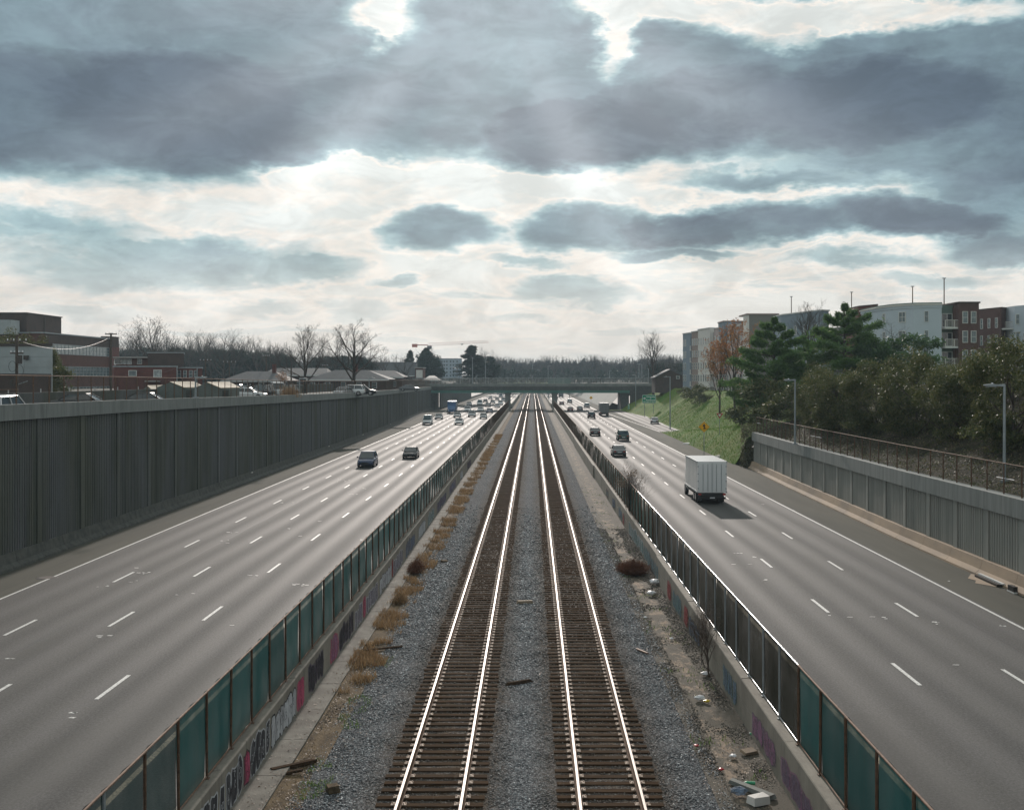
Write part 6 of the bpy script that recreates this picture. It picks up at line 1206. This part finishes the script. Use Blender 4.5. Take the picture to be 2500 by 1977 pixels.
LN = {'L1': -12.27, 'L2': -15.9, 'L3': -19.5, 'L4': -23.1, 'R1': 11.25, 'R2': 14.9, 'R3': 18.5}
PROTO = {}
def put(kind, col, lane, y, label, lit=False, rz=None, z=0, x=None):
    key = (kind, col, lit)
    if key not in PROTO: o = PROTO[key] = truck(col, 'white' if col == 'white' else col) if kind == 'truck' else car(kind, col, lit)
    else: o = copy_tree(PROTO[key])
    left = isinstance(lane, str) and lane[0] == 'L'; o.location = ((LN[lane] if x is None else x)+random.uniform(-.25, .25)*(x is None), y, z+.004); o.rotation_euler = (0, 0, (math.pi if left else 0) if rz is None else rz); o['label'] = label
    o['group'] = 'oncoming traffic on the left carriageway' if left else ('traffic on the right carriageway' if isinstance(lane, str) else 'parked cars beyond the left wall')
    return o
put('suv', 'navy', 'L3', 136, 'dark blue sport utility car nearest on the left carriageway'); put('sedan', 'black', 'L2', 150, 'black sedan just behind and right of the dark blue car', False)
put('van', 'white', 'L4', 256, 'white van leading the pack beside the tall left wall', True); put('sedan', 'silver', 'L4', 288, 'silver sedan between the white van and the blue truck', True); put('truck', 'blue', 'L4', 338, 'blue box truck in the lane beside the tall left wall')
put('sedan', 'white', 'L2', 256, 'white sedan leading the second lane from the track fence', True); put('hatch', 'silver', 'L1', 292, 'silver hatchback leading the lane beside the track fence', True); put('suv', 'silver', 'L2', 306, 'silver sport utility car behind the leading white sedan', True); put('sedan', 'navy', 'L1', 338, 'dark blue sedan second in the lane beside the track fence', True); put('suv', 'white', 'L3', 352, 'white sport utility car before the bridge in the third lane', True); put('sedan', 'white', 'L2', 352, 'white sedan third in its lane, just before the bridge')
put('sedan', 'silver', 'L3', 300, 'silver sedan left of the silver sport utility car', True)
for i, (k, c_, ln, y) in enumerate([('van', 'white', 'L3', 432), ('sedan', 'silver', 'L4', 428), ('sedan', 'grey', 'L2', 410), ('sedan', 'silver', 'L1', 398), ('suv', 'white', 'L1', 440), ('sedan', 'white', 'L2', 462), ('sedan', 'black', 'L3', 480), ('suv', 'silver', 'L1', 495), ('sedan', 'grey', 'L2', 520), ('sedan', 'silver', 'L3', 545), ('sedan', 'white', 'L1', 560), ('van', 'silver', 'L2', 590)]):
    put(k, c_, ln, y, ['white van seen under the left span of the bridge', 'silver sedan left of the white van under the bridge', 'grey sedan under the bridge in the second lane', 'silver sedan just past the bridge by the pier', 'white sport utility car second past the bridge in the pier-side lane', 'white sedan in the second lane well past the bridge', 'black sedan behind the white van under the bridge', 'silver sport utility car third past the bridge in the pier-side lane', 'grey sedan far beyond the bridge in the second lane', 'far silver sedan in the third lane beyond the bridge', 'far white sedan in the pier-side lane', 'farthest silver van in the oncoming traffic'][i], i % 2 == 0)
put('truck', 'white', 'R2', 100, 'large white box truck, nearest vehicle on the right carriageway'); put('sedan', 'grey', 'R1', 154, 'grey sedan ahead of the white truck in the fence-side lane'); put('suv', 'green', 'R2', 192, 'dark green sport utility car in the middle lane'); put('sedan', 'black', 'R1', 208, 'black sedan in the fence-side lane beyond the grey one'); put('sedan', 'silver', 'R3', 261, 'silver car coming down the slip road', x=27.4, rz=-.12)
put('suv', 'black', 'R2', 296, 'black sport utility car in the middle lane approaching the bridge shadow'); put('truck', 'grey', 'R3', 316, 'grey box truck near the bridge abutment', x=19.3); put('sedan', 'maroon', 'R1', 352, 'dark red car close to the right pier of the bridge'); put('sedan', 'grey', 'R2', 362, 'grey sedan half under the bridge')
for i, (k, c_, ln, y) in enumerate([('suv', 'white', 'R3', 396), ('sedan', 'maroon', 'R1', 440), ('suv', 'silver', 'R2', 470), ('sedan', 'grey', 'R1', 560), ('truck', 'grey', 'R2', 600)]):
    put(k, c_, ln, y, ['white-roofed car just past the bridge in the outer lane', 'dark red sedan seen under the bridge right of the pier', 'silver sport utility car under the bridge in the middle lane', 'far grey sedan beyond the bridge in the fence-side lane', 'farthest truck beyond the bridge on the right carriageway'][i])
# service road and parking lot on the left
put('suv', 'white', 0, 69.3, 'white car with headlights glowing to imitate a reflection, behind the fence at the left edge', True, rz=0, z=7.6, x=-31.5)  # headlamps made to glow in place of a reflection on them
PK = [('sedan', 'black', 92, 205, 'dark car passing behind the fence below the factory windows'), ('sedan', 'black', 100, 362, 'dark car with a glinting lamp in front of the middle shed'), ('suv', 'silver', 150, 582, 'silver car parked right of the sheds'), ('sedan', 'white', 146, 606, 'white car parked second from the sheds'), ('suv', 'black', 155, 640, 'dark car parked behind the white car'), ('van', 'white', 162, 676, 'white van parked by the small orange tree'), ('suv', 'black', 168, 700, 'black car parked right of the white van'), ('sedan', 'silver', 185, 838, 'silver car parked below the orange chimney'), ('suv', 'white', 188, 855, 'white car parked below the orange chimney'), ('suv', 'black', 190, 884, 'dark high car parked right of the white car'), ('sedan', 'grey', 260, 1000, 'grey car parked near the end of the left wall')]
for k, c_, y, px, lb in PK: put(k, c_, 0, y, lb, 'glinting' in lb, rz=random.choice([1.57, -1.57, .3, 2.9]) if y > 130 else -1.5, z=float(zLft(X_at(px, y), y))+.05, x=X_at(px, y))

# ------------------------------------------------------------------ litter and scrap beside the tracks
def at(px, py, z): y = G(py, z); return (X_at(px, y), y, z)
def chunk(name, label, cat, loc, dims, m, rz=0, jag=.15, tilt=0):
    w, l, h = dims; j = lambda: random.uniform(-jag, jag); b = MB()
    b.hexa([(-w/2*(1+j()), -l/2*(1+j()), 0), (w/2*(1+j()), -l/2, 0), (w/2, l/2*(1+j()), 0), (-w/2, l/2, 0), (-w/2*.9*(1+j()), -l/2*.92, h), (w/2*.9, -l/2*.92, h*(1+j())), (w/2*.9, l/2*.94*(1+j()), h), (-w/2*.9, l/2*.92, h*(1+j()))])
    return b.build(name, m, None, loc, label=label, category=cat) if not (rz or tilt) else link(name, b.mesh(name, m), None, loc, (tilt, 0, rz), label=label, category=cat)
chunk('plank', 'old brown plank lying on the left verge near the wall', 'plank', at(714, 1872, .08), (.16, 1.3, .09), 'timber', -.9); chunk('plank', 'second weathered plank beside the first on the left verge', 'plank', at(694, 1890, .08), (.12, 1.0, .06), 'timber', -1.1, tilt=.05)
chunk('plank', 'long grey board at the bottom of the right gutter', 'plank', at(1836, 1930, .0), (.2, 1.5, .10), 'bridge_concrete', .62); chunk('concrete_block', 'pale broken concrete block at the bottom of the right gutter', 'block', at(1852, 1960, .0), (.5, .32, .2), 'white_stucco', .4); chunk('concrete_block', 'pinkish flat slab leaning in the right gutter', 'block', at(1828, 1836, .02), (.42, .28, .07), 'tan_concrete', .5, tilt=.15)
chunk('timber_piece', 'short brown timber lying between the two tracks', 'timber', at(1267, 1668, .12), (.12, .95, .10), 'timber', -1.0); chunk('timber_piece', 'pale pinkish stick between the two tracks', 'stick', at(1322, 1641, .11), (.05, 1.1, .04), 'tan_stucco', -.15); chunk('timber_piece', 'pale tan block of wood between the tracks farther away', 'timber', at(1281, 1472, .11), (.75, .22, .12), 'tan_concrete', .1)
chunk('timber_piece', 'thin brown board on the right ballast shoulder', 'stick', at(1567, 1590, .14), (.08, .9, .05), 'rusty_steel', .45); chunk('plank', 'dark split plank on the left ballast shoulder', 'plank', at(925, 1585, .10), (.10, 2.0, .06), 'timber', -1.15)
chunk('stone_lump', 'dark lump on the ballast at the bottom left', 'lump', at(812, 1932, .12), (.3, .3, .16), 'verge_soil', .3, .3); chunk('timber_piece', 'dark clod on the left shoulder farther up', 'lump', at(1085, 1372, .1), (.35, .5, .12), 'verge_soil', .3, .3)
def bag(label, loc, s, m, seed):
    rg = np.random.default_rng(seed); b = MB(); n = 10; rings = 6
    for i in range(rings):
        ph = math.pi*i/(rings-1)
        for k in range(n): t = 2*math.pi*k/n; r = math.sin(ph)*(1+rg.normal(0, .16)) if 0 < i < rings-1 else .04; b.v.append((s*r*math.cos(t), s*r*math.sin(t)*.8, s*.55*(1-math.cos(ph))/1.2+rg.normal(0, .03)*s))
    for i in range(rings-1):
        for k in range(n): b.f.append((i*n+k, i*n+(k+1) % n, (i+1)*n+(k+1) % n, (i+1)*n+k)); b.mi.append(0)
    return b.build('trash_bag', m, None, loc, label=label, category='bag')
bag('white plastic bag beside the rusty-red dead bush', at(1598, 1425, .02), .28, 'plastic_white', 1); bag('second white bag touching the tan wall by the dead bush', at(1590, 1452, .02), .22, 'plastic_white', 2); bag('red scrap of plastic next to the white bags', at(1608, 1424, .02), .10, 'plastic_red', 3)
bag('crumpled white wrapper in the lower right gutter', at(1708, 1708, .0), .17, 'plastic_white', 4); bag('yellow wrapper beside the crumpled white one', at(1726, 1714, .0), .10, 'plastic_yellow', 5); bag('white paper scrap in the right gutter near the dark bush', at(1722, 1648, .0), .16, 'plastic_white', 6); bag('dark grey bag at the bottom of the right gutter', at(1805, 1940, .0), .22, 'spray_blue', 7); bag('small blue-white wrapper lower in the right gutter', at(1790, 1848, .0), .10, 'plastic_white', 8)
def bottle(label, loc, rz):
    t = thing('bottle', label, 'bottle', loc, rz); b = MB(); b.tube((0, -.12, .05), (0, .10, .05), .045, n=10); b.tube((0, .10, .05), (0, .16, .05), .04, .016, n=10); b.build('body', 'plastic_green', t); MB().tube((0, .16, .05), (0, .19, .05), .018, n=8).build('cap', 'plastic_white', t)
bottle('green plastic bottle against the foot of the right wall', at(1840, 1797, .0), .5); bottle('green bottle lying lower in the right gutter', at(1832, 1915, .0), 1.4)
for i, (px, py) in enumerate([(1640, 1560), (1663, 1470), (1575, 1508), (1700, 1822), (1760, 1880)]): bag(['tiny white scrap on stones below the dead bush', 'tiny white scrap near the tan wall, mid gutter', 'small white scrap by the ballast edge', 'small orange-red scrap on the lower gravel', 'small red scrap low in the right gutter'][i], at(px, py, .0), .08, 'plastic_white' if i < 3 else 'plastic_red', 20+i)
chunk('rock', 'pale flat rock on the grass gore edge', 'rock', (X_at(1680, 181), 181, .02), (.9, 1.6, .2), 'white_stucco', .6); chunk('drain_block', 'concrete drain block on the gore below the merge sign', 'drain', (X_at(1742, 153)+.3, 150.5, float(zR(X_at(1742, 153), 150.5))), (.6, 1.2, .3), 'white_stucco', .2)
for px, py, lb in ((412, 712, ''),): pass
for i, y in enumerate((163, 118, 196, 240)): chunk('debris', ['pale scrap on the foot of the left wall, nearest one', 'pale scrap on the foot of the left wall, second one', 'pale scrap on the foot of the left wall, third one', 'pale scrap on the foot of the left wall, farthest one'][(1, 0, 2, 3)[i]], 'scrap', (float(XL(y))-.35, y, .72), (.12, .8, .06), 'white_stucco', .1)

# ------------------------------------------------------------------ air: thin haze round the whole place
hzb = MB().box(-1750, 1750, -120, 3150, -1.6, 47).build('haze', 'glass'); hm = bpy.data.materials.new('haze_air'); hm.use_nodes = True; ht = hm.node_tree; ht.nodes.clear(); ho = ht.nodes.new('ShaderNodeOutputMaterial'); hv = ht.nodes.new('ShaderNodeVolumePrincipled')
hv.inputs['Color'].default_value = (.66, .84, .98, 1); hv.inputs['Density'].default_value = .00018; hv.inputs['Anisotropy'].default_value = .1; ht.links.new(hv.outputs[0], ho.inputs['Volume']); hzb.data.materials.clear(); hzb.data.materials.append(hm); hzb['kind'] = 'stuff'
